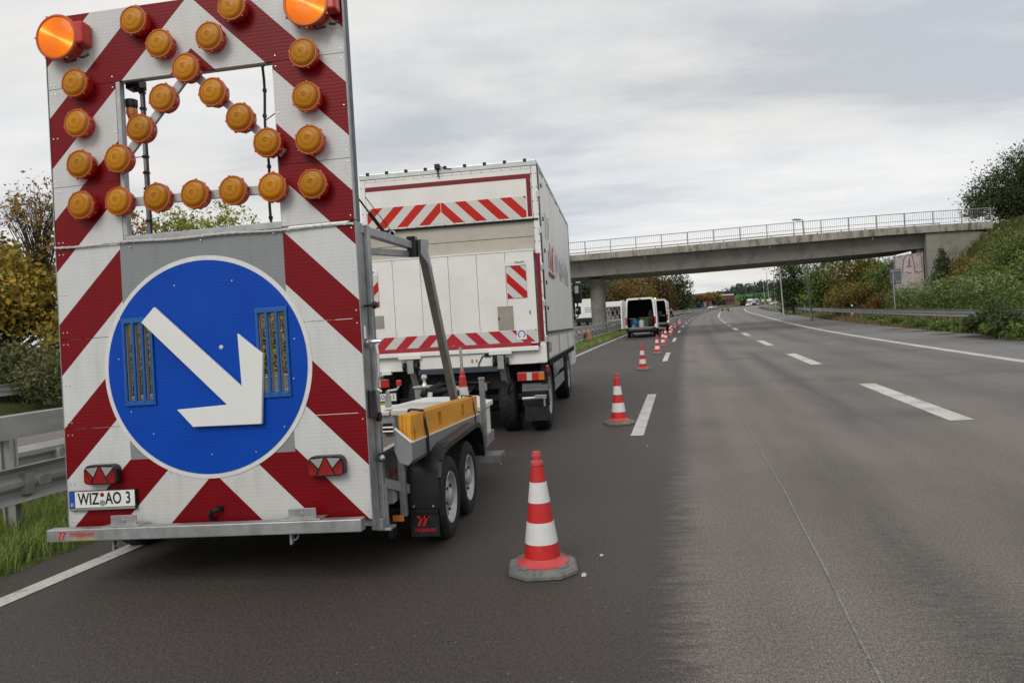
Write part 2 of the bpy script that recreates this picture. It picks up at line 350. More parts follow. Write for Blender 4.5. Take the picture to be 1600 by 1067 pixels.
def asphalt():
    m, t, b = new_mat('asphalt'); setp(b, None, .72, 0, .45)
    uv = N(t, 'ShaderNodeUVMap'); s = N(t, 'ShaderNodeSeparateXYZ'); lk(t, uv.outputs[0], s.inputs[0])
    u, v = s.outputs[0], s.outputs[1]
    def noise(su, sv, scale, det=5., rough=.6):
        mpn = N(t, 'ShaderNodeMapping'); mpn.inputs['Scale'].default_value = (su, sv, 1); lk(t, uv.outputs[0], mpn.inputs[0])
        n = N(t, 'ShaderNodeTexNoise', i_Scale=float(scale), i_Detail=det, i_Roughness=rough); lk(t, mpn.outputs[0], n.inputs['Vector']); return n.outputs[0]
    # lane tone: fresh dark lane left of the cones, worn brown-grey to the right
    j = math_(t, 'MULTIPLY', math_(t, 'SUBTRACT', noise(1.2, 6., 2.2, 9., .8), .5), .95)
    uu = math_(t, 'ADD', u, j)
    base = ramp(t, [(0, (.050,.041,.036)), (.404, (.056,.046,.040)), (.420, (.180,.158,.140)), (.66, (.176,.156,.140)), (.70, (.170,.152,.138)), (.87, (.160,.145,.133)), (.90, (.180,.175,.170)), (1, (.180,.175,.170))])
    q = math_(t, 'DIVIDE', math_(t, 'ADD', uu, 6.), 16.); lk(t, q, base.inputs[0]); c = base.outputs[0]
    def over(col, k, colour):
        mx = N(t, 'ShaderNodeMixRGB'); lk(t, k, mx.inputs[0]); lk(t, col, mx.inputs[1]); mx.inputs[2].default_value = (*colour, 1); return mx.outputs[0]
    def band(center, width, su=.5):
        d = math_(t, 'ABSOLUTE', math_(t, 'SUBTRACT', math_(t, 'ADD', u, math_(t, 'MULTIPLY', j, su)), center))
        return math_(t, 'SUBTRACT', 1.0, math_(t, 'SMOOTH_MIN', math_(t, 'DIVIDE', d, width), 1.0, .3))
    def gate(n, a, bb):
        r = ramp(t, [(a, (0,0,0)), (bb, (1,1,1))]); lk(t, n, r.inputs[0]); return r.outputs[0]
    streak = gate(noise(1., .10, .8, 6.), .36, .55)
    fine = gate(noise(3.0, 14., 2.5, 6., .7), .38, .66)
    for cen, wd, st in ((2.95, .5, 1.), (3.6, .4, .5), (1.95,.6,.85), (5.6, .6, .7), (7.4, .6, .6), (1.0, .25, .3), (-2.9, .5, .3), (-1.0, .5, .3)):
        k = math_(t, 'MULTIPLY', math_(t, 'MULTIPLY', math_(t, 'MAXIMUM', band(cen, wd), 0.), math_(t, 'MULTIPLY', streak, math_(t, 'ADD', math_(t, 'MULTIPLY', fine, .65), .45))), st)
        c = over(c, k, (.048,.040,.035))
    # broad blotches, cross bands and joints
    k = math_(t, 'MULTIPLY', gate(noise(.3, .16, 1., 5.), .46, .62), .5); c = over(c, k, (.080,.068,.058))
    dv = math_(t, 'ABSOLUTE', math_(t, 'SUBTRACT', v, 54.)); k = math_(t, 'MULTIPLY', math_(t, 'MAXIMUM', math_(t, 'SUBTRACT', 1., math_(t, 'DIVIDE', dv, 7.)), 0.), .55); c = over(c, k, (.045,.042,.04))  # bridge shadow and dirt painted as a dark band
    for vj in (11.5, 17., 25., 38.):
        dv = math_(t, 'ABSOLUTE', math_(t, 'SUBTRACT', math_(t, 'ADD', v, math_(t, 'MULTIPLY', noise(.4, .1, 1.), 1.4)), vj))
        k = math_(t, 'MULTIPLY', math_(t, 'MULTIPLY', math_(t, 'MAXIMUM', math_(t, 'SUBTRACT', 1., math_(t, 'DIVIDE', dv, .8)), 0.), gate(noise(.5, .1, 1.2), .42, .6)), .5)
        k = math_(t, 'MULTIPLY', k, math_(t, 'GREATER_THAN', u, -.2)); c = over(c, k, (.045,.040,.037))
    agg = noise(1, 1, 130., 3., .7)
    r = ramp(t, [(.36, (.30,.30,.30)), (.5, (1,1,1)), (.64, (1.75,1.75,1.75))]); lk(t, agg, r.inputs[0])
    mu = N(t, 'ShaderNodeMixRGB', blend_type='MULTIPLY'); mu.inputs[0].default_value = 1.; lk(t, c, mu.inputs[1]); lk(t, r.outputs[0], mu.inputs[2]); c = mu.outputs[0]
    mid = noise(1.3, .8, 44., 6., .8)
    r = ramp(t, [(.38, (.42,.41,.40)), (.5, (.95,.95,.95)), (.64, (1.55,1.54,1.52))]); lk(t, mid, r.inputs[0])
    mu = N(t, 'ShaderNodeMixRGB', blend_type='MULTIPLY'); mu.inputs[0].default_value = .8; lk(t, c, mu.inputs[1]); lk(t, r.outputs[0], mu.inputs[2]); c = mu.outputs[0]
    vo = N(t, 'ShaderNodeTexVoronoi', i_Scale=17.); lk(t, uv.outputs[0], vo.inputs['Vector'])
    sp = math_(t, 'MULTIPLY', math_(t, 'LESS_THAN', vo.outputs['Distance'], .085), math_(t, 'GREATER_THAN', N_sep(t, vo.outputs['Color']), .84)); c = over(c, math_(t, 'MULTIPLY', sp, .6), (.34,.33,.31))
    lk(t, c, b.inputs['Base Color'])
    rg = math_(t, 'ADD', math_(t, 'MULTIPLY', mid, .22), .55); lk(t, rg, b.inputs['Roughness'])
    bump(t, b, math_(t, 'ADD', agg, math_(t, 'MULTIPLY', mid, .6)), .8, .006)
    return m
def N_sep(t, colr):
    s = N(t, 'ShaderNodeSeparateColor'); lk(t, colr, s.inputs[0]); return s.outputs[0]
ASPH = asphalt()
OPP = mat('opposite_asphalt', (.17,.155,.145), .8, 0, .12, 1.5, .3, .2, None)
def paint_mat():
    m, t, b = new_mat('road_paint'); setp(b, None, .6, 0, .4)
    c = N(t, 'ShaderNodeTexCoord'); n = N(t, 'ShaderNodeTexNoise', i_Scale=24., i_Detail=8., i_Roughness=.7); lk(t, c.outputs['Object'], n.inputs['Vector'])
    n2 = N(t, 'ShaderNodeTexNoise', i_Scale=2.2, i_Detail=6.); lk(t, c.outputs['Object'], n2.inputs['Vector'])
    s = math_(t, 'ADD', math_(t, 'MULTIPLY', n.outputs[0], .6), math_(t, 'MULTIPLY', n2.outputs[0], .4))
    r = ramp(t, [(.36, (.17,.16,.15)), (.45, (.46,.45,.42)), (.6, (.62,.61,.57))]); lk(t, s, r.inputs[0]); lk(t, r.outputs[0], b.inputs['Base Color'])
    bump(t, b, n.outputs[0], .5, .004); return m
PAINT = paint_mat()
SEAM = mat('sealed_joint', (.215,.208,.192), .75, 0, .4, 40, .2, .4, (.12,.10,.09), 3., .7)
def ground_mat():
    m, t, b = new_mat('verge_grass_soil'); setp(b, None, .9, 0, .2)
    c = N(t, 'ShaderNodeTexCoord'); n = N(t, 'ShaderNodeTexNoise', i_Scale=.6, i_Detail=8., i_Roughness=.65); lk(t, c.outputs['Object'], n.inputs['Vector'])
    r = ramp(t, [(.3, (.045,.062,.016)), (.5, (.08,.10,.028)), (.68, (.11,.105,.045))]); lk(t, n.outputs[0], r.inputs[0])
    n2 = N(t, 'ShaderNodeTexNoise', i_Scale=14., i_Detail=5.); lk(t, c.outputs['Object'], n2.inputs['Vector'])
    r2 = ramp(t, [(.3, (.5,.5,.5)), (.7, (1.35,1.35,1.3))]); lk(t, n2.outputs[0], r2.inputs[0])
    mu = N(t, 'ShaderNodeMixRGB', blend_type='MULTIPLY'); mu.inputs[0].default_value = .8; lk(t, r.outputs[0], mu.inputs[1]); lk(t, r2.outputs[0], mu.inputs[2])
    lk(t, mu.outputs[0], b.inputs['Base Color']); bump(t, b, n2.outputs[0], .6, .05); return m
GROUND = ground_mat()
def leaf_mat(name, cols, trans=.25):
    m, t, b = new_mat(name); setp(b, None, .6, 0, .25)
    g = N(t, 'ShaderNodeNewGeometry'); st = [(i/max(1, len(cols)-1), c) for i, c in enumerate(cols)]
    r = ramp(t, st); lk(t, g.outputs['Random Per Island'], r.inputs[0]); lk(t, r.outputs[0], b.inputs['Base Color'])
    tr = N(t, 'ShaderNodeBsdfTranslucent'); lk(t, r.outputs[0], tr.inputs[0]); mx = N(t, 'ShaderNodeMixShader'); mx.inputs[0].default_value = trans
    o = t.nodes['Material Output']; lk(t, b.outputs[0], mx.inputs[1]); lk(t, tr.outputs[0], mx.inputs[2]); lk(t, mx.outputs[0], o.inputs[0]); return m
LF_ORANGE = leaf_mat('autumn_gold_leaves', [(0.112,0.125,0.030), (0.250,0.200,0.037), (0.500,0.312,0.044), (0.213,0.213,0.044), (0.575,0.362,0.062), (0.163,0.163,0.037)])
LF_YGREEN = leaf_mat('yellow_green_leaves', [(0.122,0.184,0.030), (0.265,0.326,0.052), (0.408,0.428,0.072), (0.326,0.265,0.052)])
LF_GREEN = leaf_mat('green_leaves', [(0.054,0.090,0.025), (0.107,0.174,0.042), (0.176,0.252,0.057), (0.216,0.209,0.065)])
LF_DARK = leaf_mat('dark_green_leaves', [(0.025,0.044,0.021), (0.047,0.075,0.028), (0.073,0.110,0.033), (0.106,0.106,0.040)])
LF_BROWN = leaf_mat('rust_brown_leaves', [(0.056,0.035,0.019), (0.120,0.067,0.026), (0.192,0.106,0.035), (0.096,0.079,0.032)])
LF_RUSTG = leaf_mat('mixed_rust_green_leaves', [(0.084,0.084,0.028), (0.193,0.166,0.045), (0.359,0.207,0.051), (0.138,0.179,0.045)])
LF_SPARSE = leaf_mat('sparse_orange_leaves', [(0.127,0.127,0.044), (0.278,0.176,0.052), (0.456,0.228,0.058), (0.127,0.140,0.052)])
LF_HEDGE = leaf_mat('hedge_leaves', [(0.043,0.079,0.023), (0.104,0.169,0.039), (0.163,0.244,0.055), (0.117,0.138,0.040)])
LF_FLOWER = leaf_mat('cream_seed_heads', [(.22,.22,.12), (.33,.33,.2), (.16,.18,.08)])
LF_GRASS = leaf_mat('grass_blades', [(0.097,0.158,0.034), (0.182,0.278,0.054), (0.292,0.389,0.097), (0.414,0.414,0.182)], .3)
LF_STRAW = leaf_mat('dry_grass_blades', [(0.105,0.114,0.035), (0.229,0.194,0.070), (0.299,0.211,0.105), (0.124,0.105,0.044)], .2)
LF_FAR = leaf_mat('far_wood_leaves', [(0.027,0.048,0.034), (0.048,0.071,0.048), (0.068,0.092,0.057), (0.034,0.051,0.037)], .1)
LF_HILL = leaf_mat('bright_green_bank_leaves', [(0.066,0.161,0.057), (0.095,0.209,0.076), (0.133,0.246,0.095)], .1)
LF_VINE = leaf_mat('autumn_orange_shrub_leaves', [(0.150,0.077,0.022), (0.232,0.115,0.028), (0.104,0.077,0.028)])

# ------------------------------------------------------------------ setting: road sheets
def rows(y0, y1):
    y = y0; L = []
    while y < y1:
        L.append(y); y += max(.35, abs(y)*.025)
    return L+[y1]
def sheet(name, fns, y0, y1, dz, mat_, uvs=None, kind='structure', parent=None):
    rs = rows(y0, y1); n = len(fns); v = []; f = []; uv = []
    for y in rs:
        for k, fn in enumerate(fns):
            v.append((fn(y), y, zp(y)+dz)); uv.append((uvs[k] if uvs else k, y))
    for i in range(len(rs)-1):
        for k in range(n-1): f.append((i*n+k, i*n+k+1, (i+1)*n+k+1, (i+1)*n+k))
    me = bpy.data.meshes.new(name); me.from_pydata(v, [], f); me.materials.append(mat_)
    l = me.uv_layers.new(name='UVMap')
    for lp in me.loops: l.data[lp.index].uv = uv[lp.vertex_index]
    o = link(name, me, parent)
    if not parent: tag(o, kind=kind)
    return o
road = sheet('road', [lambda y: LL(y)-.46, LL, D1, D2, RL, RE], -30, 470, 0.0, ASPH, [-4.2, -3.7, 0, 4.08, 8.3, 12.])
OPL = lambda y: LL(y)-12.9
OPR = lambda y: LL(y)-3.1
sheet('opposite_road', [OPL, lambda y: LL(y)-8, OPR], -30, 470, 0.0, OPP, [0, 5, 10])
def line(name, fn, wd, y0, y1, dz=.005, mat_=PAINT):
    h = wd/2
    return sheet(name, [lambda y: fn(y)-h, lambda y: fn(y)+h], y0, y1, dz, mat_)
line('edge_line', LL, .15, -30, 470); line('exit_lane_line', RL, .28, -30, 470)
line('lane_line', D2, .22, 112, 470)
line('opposite_edge_line', lambda y: OPR(y)-.4, .15, -30, 470); 
line('joint_seam', lambda y: D1(y)+1.34+.1*math.exp(-((y-9)/7)**2)-.25*sm(18,50,y)+.006*math.sin(y*1.3)+.004*math.sin(y*3.1), .015, -30, 120, .004, SEAM)
k = 0
for y in (-8.2, 9.85, 25.0, 40.2, 55, 70, 85, 100, 115, 130, 150, 170, 190): line('lane_marking', D1, .17, y, y+5.1 if y < 30 else y+5.4)
for y in (-1.6, 10.1, 20.5, 31.4, 42.5, 53.5, 64.5, 75.5, 86.5, 97.5): line('lane_marking', D2, .3, y, y+5.0)
for y in range(0, 200, 18): line('opposite_lane_marking', lambda y_: LL(y_)-6.9, .15, y, y+6)
b = MB()
for (px, py) in ((912, 900), (985, 683), (783, 728), (1012, 700), (1022, 615), (940, 870)):
    d = ray(px, py); p = Vector((0,0,HC))+d*(-HC/d.z)
    p.z = zp(p.y)+.004; b.add([(p.x+random.uniform(.5,1)*.016*math.cos(a)*(1.6 if px == 912 else 1), p.y+random.uniform(.5,1)*.035*math.sin(a)*(1.6 if px == 912 else 1), p.z) for a in np.linspace(0, 5.6, 9)], [tuple(range(9))])
tag(b.build('paint_scrap', PAINT), kind='stuff')

# ground: one sheet out to the horizon
def right_h(X, Y):
    o = X-RE(Y)
    h = -.06 + .10*sm(0, .5, o) + .35*sm(1.0, 3.5, o) + 1.9*sm(4.5, 10, o)*sm(-20, 20, Y)
    h -= 1.2*sm(4.5, 10, o)*sm(80, 110, Y)
    e = 6.6*sm(20.0, 29, X)*(1-sm(5, 19, abs(Y-60.5)))
    return max(h, e-.2)
def hill(X, Y):
    return 17*sm(470, 760, Y)*sm(-200, 120, X+.0*Y)+3*sm(300, 470, Y)*sm(25, 60, X-RL(min(Y,520)))
def gz_(X, Y):
    L = LL(min(Y, 520)); z = zp(min(Y, 520))
    if X > RE(min(Y, 520)): return z+right_h(X, min(Y, 520))+hill(X, Y)
    if X < L-13.2: return z+.05+.35*sm(13.2, 15, L-X)+.6*sm(15, 30, L-X)+hill(X, Y)
    if X < L-12.9 or X > L-.46: return z-.06
    if X < L-3.1: return z-.06
    return z+.0+.03*sm(.46, 1.2, L-X)
ys = rows(-40, 520)+[560, 600, 650, 700, 760, 900, 1400, 3500]
offL = [-2500, -800, -400, -200, -120, -80, -55, -40, -30, -25, -20, -17, -15, -14, -13.25, -13.2, -12.85, -3.15, -3.05, -2.4, -1.6, -1., -.7, -.5, -.44]
offR = [0, .02, .3, .6, 1, 1.5, 2, 3, 4, 5, 6, 7, 8, 9, 10, 12, 14, 16, 18, 21, 25, 30, 40, 60, 90, 140, 220, 400, 900, 2500]
v = []; f = []; nc = len(offL)+len(offR)
for y in ys:
    yc = min(y, 520)
    for o_ in offL: x = LL(yc)+o_; v.append((x, y, gz_(x, y)))
    for o_ in offR: x = RE(yc)+o_; v.append((x, y, gz_(x+.001, y)))
for i in range(len(ys)-1):
    for k in range(nc-1): f.append((i*nc+k, i*nc+k+1, (i+1)*nc+k+1, (i+1)*nc+k))
me = bpy.data.meshes.new('ground'); me.from_pydata(v, [], f); me.materials.append(GROUND)
me.polygons.foreach_set('use_smooth', [True]*len(me.polygons))
tag(link('ground', me), kind='structure')
tag(sheet('kerb_strip', [lambda y: LL(y)-2.95, lambda y: LL(y)-2.9, lambda y: LL(y)-2.35, lambda y: LL(y)-2.3], -30, 200, .09, CONC), kind='structure')

# grass blades
def blades(name, pts, h, wd, mat_, lean=.35, kind='stuff', hv=.5):
    n = len(pts); p = np.array(pts); a = rng.uniform(0, 2*np.pi, n); H = h*(1-hv+2*hv*rng.random(n))
    dx = np.cos(a)*wd; dy = np.sin(a)*wd; la = rng.uniform(0, 2*np.pi, n); le = H*lean*rng.random(n)
    v = np.empty((n, 5, 3)); z0 = p[:, 2]-.02
    v[:, 0] = np.stack([p[:, 0]-dx, p[:, 1]-dy, z0], 1); v[:, 1] = np.stack([p[:, 0]+dx, p[:, 1]+dy, z0], 1)
    mx = p[:, 0]+np.cos(la)*le*.35; my = p[:, 1]+np.sin(la)*le*.35; mz = p[:, 2]+H*.6
    v[:, 2] = np.stack([mx+dx*.7, my+dy*.7, mz], 1); v[:, 3] = np.stack([mx-dx*.7, my-dy*.7, mz], 1)
    v[:, 4] = np.stack([p[:, 0]+np.cos(la)*le, p[:, 1]+np.sin(la)*le, p[:, 2]+H], 1)
    idx = np.arange(n)[:, None]*5
    quads = (idx+np.array([[0, 1, 2, 3]])); tris = (idx+np.array([[3, 2, 4]]))
    me = bpy.data.meshes.new(name); me.vertices.add(n*5); me.vertices.foreach_set('co', v.reshape(-1))
    me.loops.add(n*7); me.polygons.add(n*2)
    me.loops.foreach_set('vertex_index', np.concatenate([quads, tris], 1).reshape(-1))
    st = (np.arange(n)[:, None]*7+np.array([[0, 4]])).reshape(-1); me.polygons.foreach_set('loop_start', st)
    me.materials.append(mat_); me.update(calc_edges=True); me.validate()
    return tag(link(name, me), kind=kind)
def band_pts(n, y0, y1, o0, o1, ref, pw=1.0):
    L = []
    for _ in range(n):
        y = y0+(y1-y0)*random.random()**pw; x = ref(y)+random.uniform(o0, o1)
        L.append((x, y, gz_(x, y)))
    return L
blades('verge_grass', band_pts(30000, 2.5, 11, -2.35, -.6, LL, 1.3), .085, .0035, LF_GRASS, 1.1, hv=.7)
tuft = []
for _ in range(420):
    y0_ = 2.6+8*random.random()**1.3; o0 = random.choice((random.uniform(-.85,-.5), random.uniform(-2.2,-.6))); k_ = random.randint(18, 60)
    for _ in range(k_):
        y_ = y0_+random.gauss(0,.06); x_ = LL(y_)+min(-.44, o0+random.gauss(0,.06)); tuft.append((x_, y_, gz_(x_, y_)))
blades('grass_tufts', tuft, .125, .0035, LF_GRASS, 1.2, hv=.6)
blades('dry_stalks', band_pts(2500, 2.5, 11, -2.3, -.5, LL, 1.3), .15, .0022, LF_STRAW, .8, hv=.6)
blades('median_grass', band_pts(26000, 11, 75, -2.3, -.5, LL, 1.5), .16, .012, LF_GRASS, .8)
blades('roadside_weeds', band_pts(16000, 18, 90, .0, 1.0, RE, 1.4), .25, .02, LF_STRAW, .8)
blades('bank_grass', band_pts(26000, 22, 72, 1.0, 4.5, RE), .45, .03, LF_STRAW, .7)

# ------------------------------------------------------------------ vegetation
def leafcloud(name, C, size, mat_, parent=None, flat=.0, M=None):
    n = len(C); C = np.asarray(C); s = size*(.45+1.1*rng.random(n)**1.5)
    d1 = rng.normal(size=(n, 3)); d1[:, 2] *= (1-flat); d1 /= np.linalg.norm(d1, axis=1)[:, None]
    d2 = rng.normal(size=(n, 3)); d2 -= d1*(d1*d2).sum(1)[:, None]; d2 /= np.linalg.norm(d2, axis=1)[:, None]
    a = d1*s[:, None]; bb = d2*(s*.55)[:, None]
    v = np.stack([C-a, C-bb+a*.1, C+a, C+bb+a*.1], 1).reshape(-1, 3)
    me = bpy.data.meshes.new(name); me.vertices.add(4*n); me.vertices.foreach_set('co', v.reshape(-1).astype(np.float32))
    me.loops.add(4*n); me.loops.foreach_set('vertex_index', np.arange(4*n, dtype=np.int32)); me.polygons.add(n); me.polygons.foreach_set('loop_start', np.arange(n, dtype=np.int32)*4)
    me.materials.append(mat_); me.update(calc_edges=True)
    return link(name, me, parent, M)
def tree(name, label, cat, base, blobs, nleaf, lsize, lmat, trunk_r=.12, nclu=70, spread=.35, group=None, stem=True, shell=.55, twig=.012):
    base = Vector(base); root = thing(name, base, label, cat, group)
    clu = []; vol = [b_[3]*b_[4]*b_[5] for b_ in blobs]; tot = sum(vol)
    for b_, vv in zip(blobs, vol):
        for _ in range(max(3, int(nclu*vv/tot))):
            d = rng.normal(size=3); d /= np.linalg.norm(d); r = shell+(1-shell)*rng.random() if rng.random() < .75 else rng.random()
            clu.append((np.array([base.x+b_[0]+d[0]*r*b_[3], base.y+b_[1]+d[1]*r*b_[4], base.z+b_[2]+d[2]*r*b_[5]]), min(b_[3:6])))
    per = max(2, nleaf//len(clu)); P = []
    for c, rr in clu:
        k = max(2, int(per*(.4+1.2*rng.random()))); q = np.clip(rng.normal(size=(k, 3)), -1.9, 1.9)*rr*spread*(.6+.6*rng.random()); q[:, 2] *= .75; P.append(c+q)
    P = np.concatenate(P)
    leafcloud('crown', P, lsize, lmat, root)
    if stem:
        b = MB(); cz = np.mean([c[0][2] for c in clu]); top = max(c[0][2] for c in clu)
        axis = [base-Vector((0,0,.3))]; nseg = 5; H = (top-base.z)*.86
        cxm = sum(b_[0]*v_ for b_, v_ in zip(blobs, vol))/tot; cym = sum(b_[1]*v_ for b_, v_ in zip(blobs, vol))/tot
        for i in range(1, nseg+1):
            t_ = i/nseg; axis.append(base+Vector((cxm*t_+random.uniform(-.04,.04)*H, cym*t_+random.uniform(-.04,.04)*H, H*t_)))
        for i in range(nseg): b.tube(axis[i], axis[i+1], trunk_r*(1-.82*i/nseg), trunk_r*(1-.82*(i+1)/nseg), 7, cap=False)
        for c, rr in clu:
            c = Vector(c); zt = base.z+(c.z-base.z)*random.uniform(.45, .75); t_ = min(.999, max(.1, (zt-base.z)/H)); i = int(t_*nseg); fr = t_*nseg-i
            p = axis[i].lerp(axis[i+1], fr); mid = p.lerp(c, .5)+Vector((0,0,(c-p).length*.08))
            r0 = max(twig*1.6, trunk_r*.28*(1-t_)+twig); b.tube(p, mid, r0, r0*.6, 5, cap=False); b.tube(mid, c, r0*.6, twig*.5, 4, cap=False)
            for _ in range(3): b.tube(mid.lerp(c, random.random()), c+Vector(rng.normal(size=3)*rr*spread), twig*.7, twig*.3, 3, cap=False)
        b.build('trunk', BARK, root, fix=False)
    return root
def at(px, Y, dz=0):
    p = PY(px, 480, Y); return Vector((p.x, Y, gz_(p.x, Y)+dz))
def zof(px, py, Y): return PY(px, py, Y).z
def rel(base, px, py, Y): 
    p = PY(px, py, Y); return (p.x-base.x, p.y-base.y, p.z-base.z)
LF_OLIVE = leaf_mat('olive_gold_leaves', [(0.066,0.076,0.020), (0.119,0.124,0.027), (0.211,0.165,0.036), (0.277,0.185,0.038), (0.092,0.103,0.025)])
LF_SHRUB = leaf_mat('grey_green_leaves', [(0.085,0.101,0.043), (0.144,0.169,0.068), (0.203,0.212,0.094), (0.169,0.152,0.068)])
LF_SLOPE = leaf_mat('slope_grass_blades', [(0.052,0.065,0.017), (0.089,0.108,0.027), (0.124,0.118,0.045), (0.072,0.092,0.025), (0.103,0.081,0.035)], .2)
def ptree(name, label, cat, px, Y, blobs, nleaf, lsize, lmat, group=None, **kw):
    """blobs: (px, py, radius px horizontally, radius px vertically)"""
    base = at(px, Y); s = Y/F*1.08; bl = []
    for q_ in blobs:
        bx, by, rx, rz = q_[:4]; Yb = q_[4] if len(q_) > 4 else Y; s = Yb/F*1.08
        r = rel(base, bx, by, Yb); bl.append((r[0], r[1]+random.uniform(-.3,.3)*rx*s, r[2], rx*s, rx*s*.9, rz*s))
    return tree(name, label, cat, base, bl, nleaf, lsize, lmat, group=group, **kw)
G1 = 'trees and shrubs beyond the opposite carriageway'
ptree('autumn_tree', 'thin half-bare tree with sparse orange leaves left of the striped board', 'tree', 68, 21, [(55,330,45,45),(85,400,30,60),(20,320,28,30),(100,300,30,35)], 2000, .062, LF_SPARSE, G1, trunk_r=.13, nclu=80, spread=.32, twig=.012)
ptree('autumn_tree', 'bushy gold-leaved tree behind the guardrail at the left edge', 'tree', 20, 20, [(10,470,60,70),(60,480,45,60),(-60,440,60,80),(95,520,40,40)], 15000, .085, LF_ORANGE, G1, trunk_r=.12, nclu=150, spread=.3)
ptree('autumn_tree', 'green-brown tree standing behind the gold bush at far left', 'tree', 5, 23, [(5,420,45,38),(-70,400,60,60),(55,440,35,30)], 6000, .085, LF_RUSTG, G1, trunk_r=.14, nclu=110, spread=.32)
ptree('shrub', 'grey-green shrub just above the far guardrail at the left edge', 'shrub', 40, 18.5, [(20,575,50,38),(75,572,40,40),(-40,570,60,44),(105,580,40,40),(45,600,60,22),(0,605,50,20),(85,606,40,18),(-40,600,50,22)], 18000, .05, LF_SHRUB, G1, stem=False, nclu=200, spread=.42)
ptree('autumn_tree', 'gold leafy bush seen through the left slots of the blue sign', 'tree', 210, 22, [(170,520,60,60),(240,540,60,55),(200,600,70,30)], 9000, .085, LF_ORANGE, G1, trunk_r=.1, nclu=110, spread=.32)
ptree('autumn_tree', 'sparse brownish tree at the left of the board opening', 'tree', 205, 32, [(205,355,40,30),(230,400,60,50)], 3200, .09, LF_SPARSE, G1, trunk_r=.14, nclu=80, spread=.3)
ptree('autumn_tree', 'pale yellow-green tree filling the bottom of the board opening', 'tree', 350, 34, [(350,350,52,34),(290,365,50,30),(360,420,80,55)], 6500, .085, LF_YGREEN, G1, trunk_r=.13, nclu=150, spread=.22, twig=.01)
ptree('autumn_tree', 'thin leafy tree with loose twigs in the middle of the board opening', 'tree', 285, 33, [(275,350,40,28),(300,390,50,40)], 2500, .085, LF_YGREEN, G1, trunk_r=.12, nclu=90, spread=.26, twig=.01)
ptree('autumn_tree', 'dull gold tree seen through the right slots of the blue sign', 'tree', 425, 27, [(400,520,60,60),(450,500,60,60),(430,590,80,40)], 9000, .09, LF_ORANGE, G1, trunk_r=.12, nclu=110, spread=.32)
ptree('shrub', 'dark green shrub behind the opposite road, hidden mostly by the blue sign', 'shrub', 330, 26, [(330,560,90,50),(250,570,60,40)], 6000, .08, LF_GREEN, G1, trunk_r=.05, nclu=90)
# behind the pillar and the vans
G2 = 'trees behind the white vans'
ptree('broadleaf_tree', 'dark green tree between the truck and the bridge pillar', 'tree', 905, 150, [(900,465,34,32),(925,452,30,25)], 9000, .25, LF_DARK, G2, trunk_r=.3, nclu=110, twig=.04)
ptree('broadleaf_tree', 'orange-brown round tree right of the bridge pillar', 'tree', 965, 165, [(965,468,24,26),(950,480,18,20)], 8000, .25, LF_VINE, G2, trunk_r=.3, nclu=100, twig=.04)
ptree('broadleaf_tree', 'olive green tree above the open van', 'tree', 992, 175, [(995,462,22,26),(978,452,20,16)], 8000, .26, LF_RUSTG, G2, trunk_r=.3, nclu=100, twig=.04)
ptree('broadleaf_tree', 'rust-brown tree behind the second van', 'tree', 1022, 195, [(1020,458,24,30),(1005,446,20,17),(1034,470,18,24)], 10000, .27, LF_BROWN, G2, trunk_r=.3, nclu=120, twig=.04)
ptree('broadleaf_tree', 'tall brownish green tree, rightmost of the group behind the vans', 'tree', 1056, 205, [(1055,455,21,28),(1060,474,19,18),(1046,470,18,20)], 12000, .27, LF_DARK, G2, trunk_r=.3, nclu=120, twig=.04)
ptree('broadleaf_tree', 'dark tree top peeping over the rust-brown trees under the bridge', 'tree', 965, 230, [(955,440,26,14),(990,436,24,12),(930,446,22,14)], 6000, .30, LF_GREEN, G2, trunk_r=.3, nclu=90, twig=.04)
ptree('broadleaf_tree', 'small orange tree behind the blue lorry', 'tree', 1096, 330, [(1098,465,11,5),(1084,469,9,4)], 900, .5, LF_VINE, G2, trunk_r=.3, nclu=40, twig=.05)
ptree('broadleaf_tree', 'brown-green tree left of the brick building', 'tree', 1112, 345, [(1110,463,11,6),(1122,466,9,5)], 1200, .5, LF_RUSTG, G2, trunk_r=.3, nclu=45, twig=.05)
# right, beyond and beside the bridge
G3 = 'trees and shrubs along the exit lane'
ptree('roadside_tree', 'dense dark green tree under the bridge beside the tall lamp post', 'tree', 1240, 105, [(1240,440,22,38),(1228,462,16,24),(1256,455,18,28)], 6500, .17, LF_DARK, G3, trunk_r=.16, nclu=140, twig=.025)
ptree('roadside_tree', 'green tree with yellowing top right of the lamp post under the bridge', 'tree', 1285, 98, [(1285,430,26,30),(1300,455,26,28),(1275,462,22,22)], 6500, .16, LF_GREEN, G3, trunk_r=.16, nclu=140, twig=.025)
ptree('roadside_tree', 'olive-gold autumn tree below the right half of the bridge girder', 'tree', 1342, 92, [(1340,418,30,18),(1325,440,24,24),(1362,430,22,18)], 6500, .14, LF_OLIVE, G3, trunk_r=.15, nclu=110, twig=.02)
ptree('roadside_shrub', 'brown leafless-looking shrub on the bank behind the sign', 'shrub', 1330, 75, [(1330,465,28,20),(1310,474,22,12),(1352,462,20,18)], 4500, .10, LF_RUSTG, G3, trunk_r=.06, nclu=110, twig=.012)
ptree('roadside_shrub', 'bright green shrub on the slope left of the grey sign', 'shrub', 1375, 76, [(1375,440,26,22),(1368,460,20,20),(1392,425,20,22)], 5000, .10, LF_YGREEN if False else LF_GREEN, G3, trunk_r=.06, nclu=120, twig=.012)
ptree('roadside_shrub', 'small orange-leaved shrub below the grey sign', 'shrub', 1380, 56, [(1380,468,13,11),(1368,475,10,8)], 2600, .06, LF_VINE, G3, trunk_r=.03, nclu=60, twig=.008)
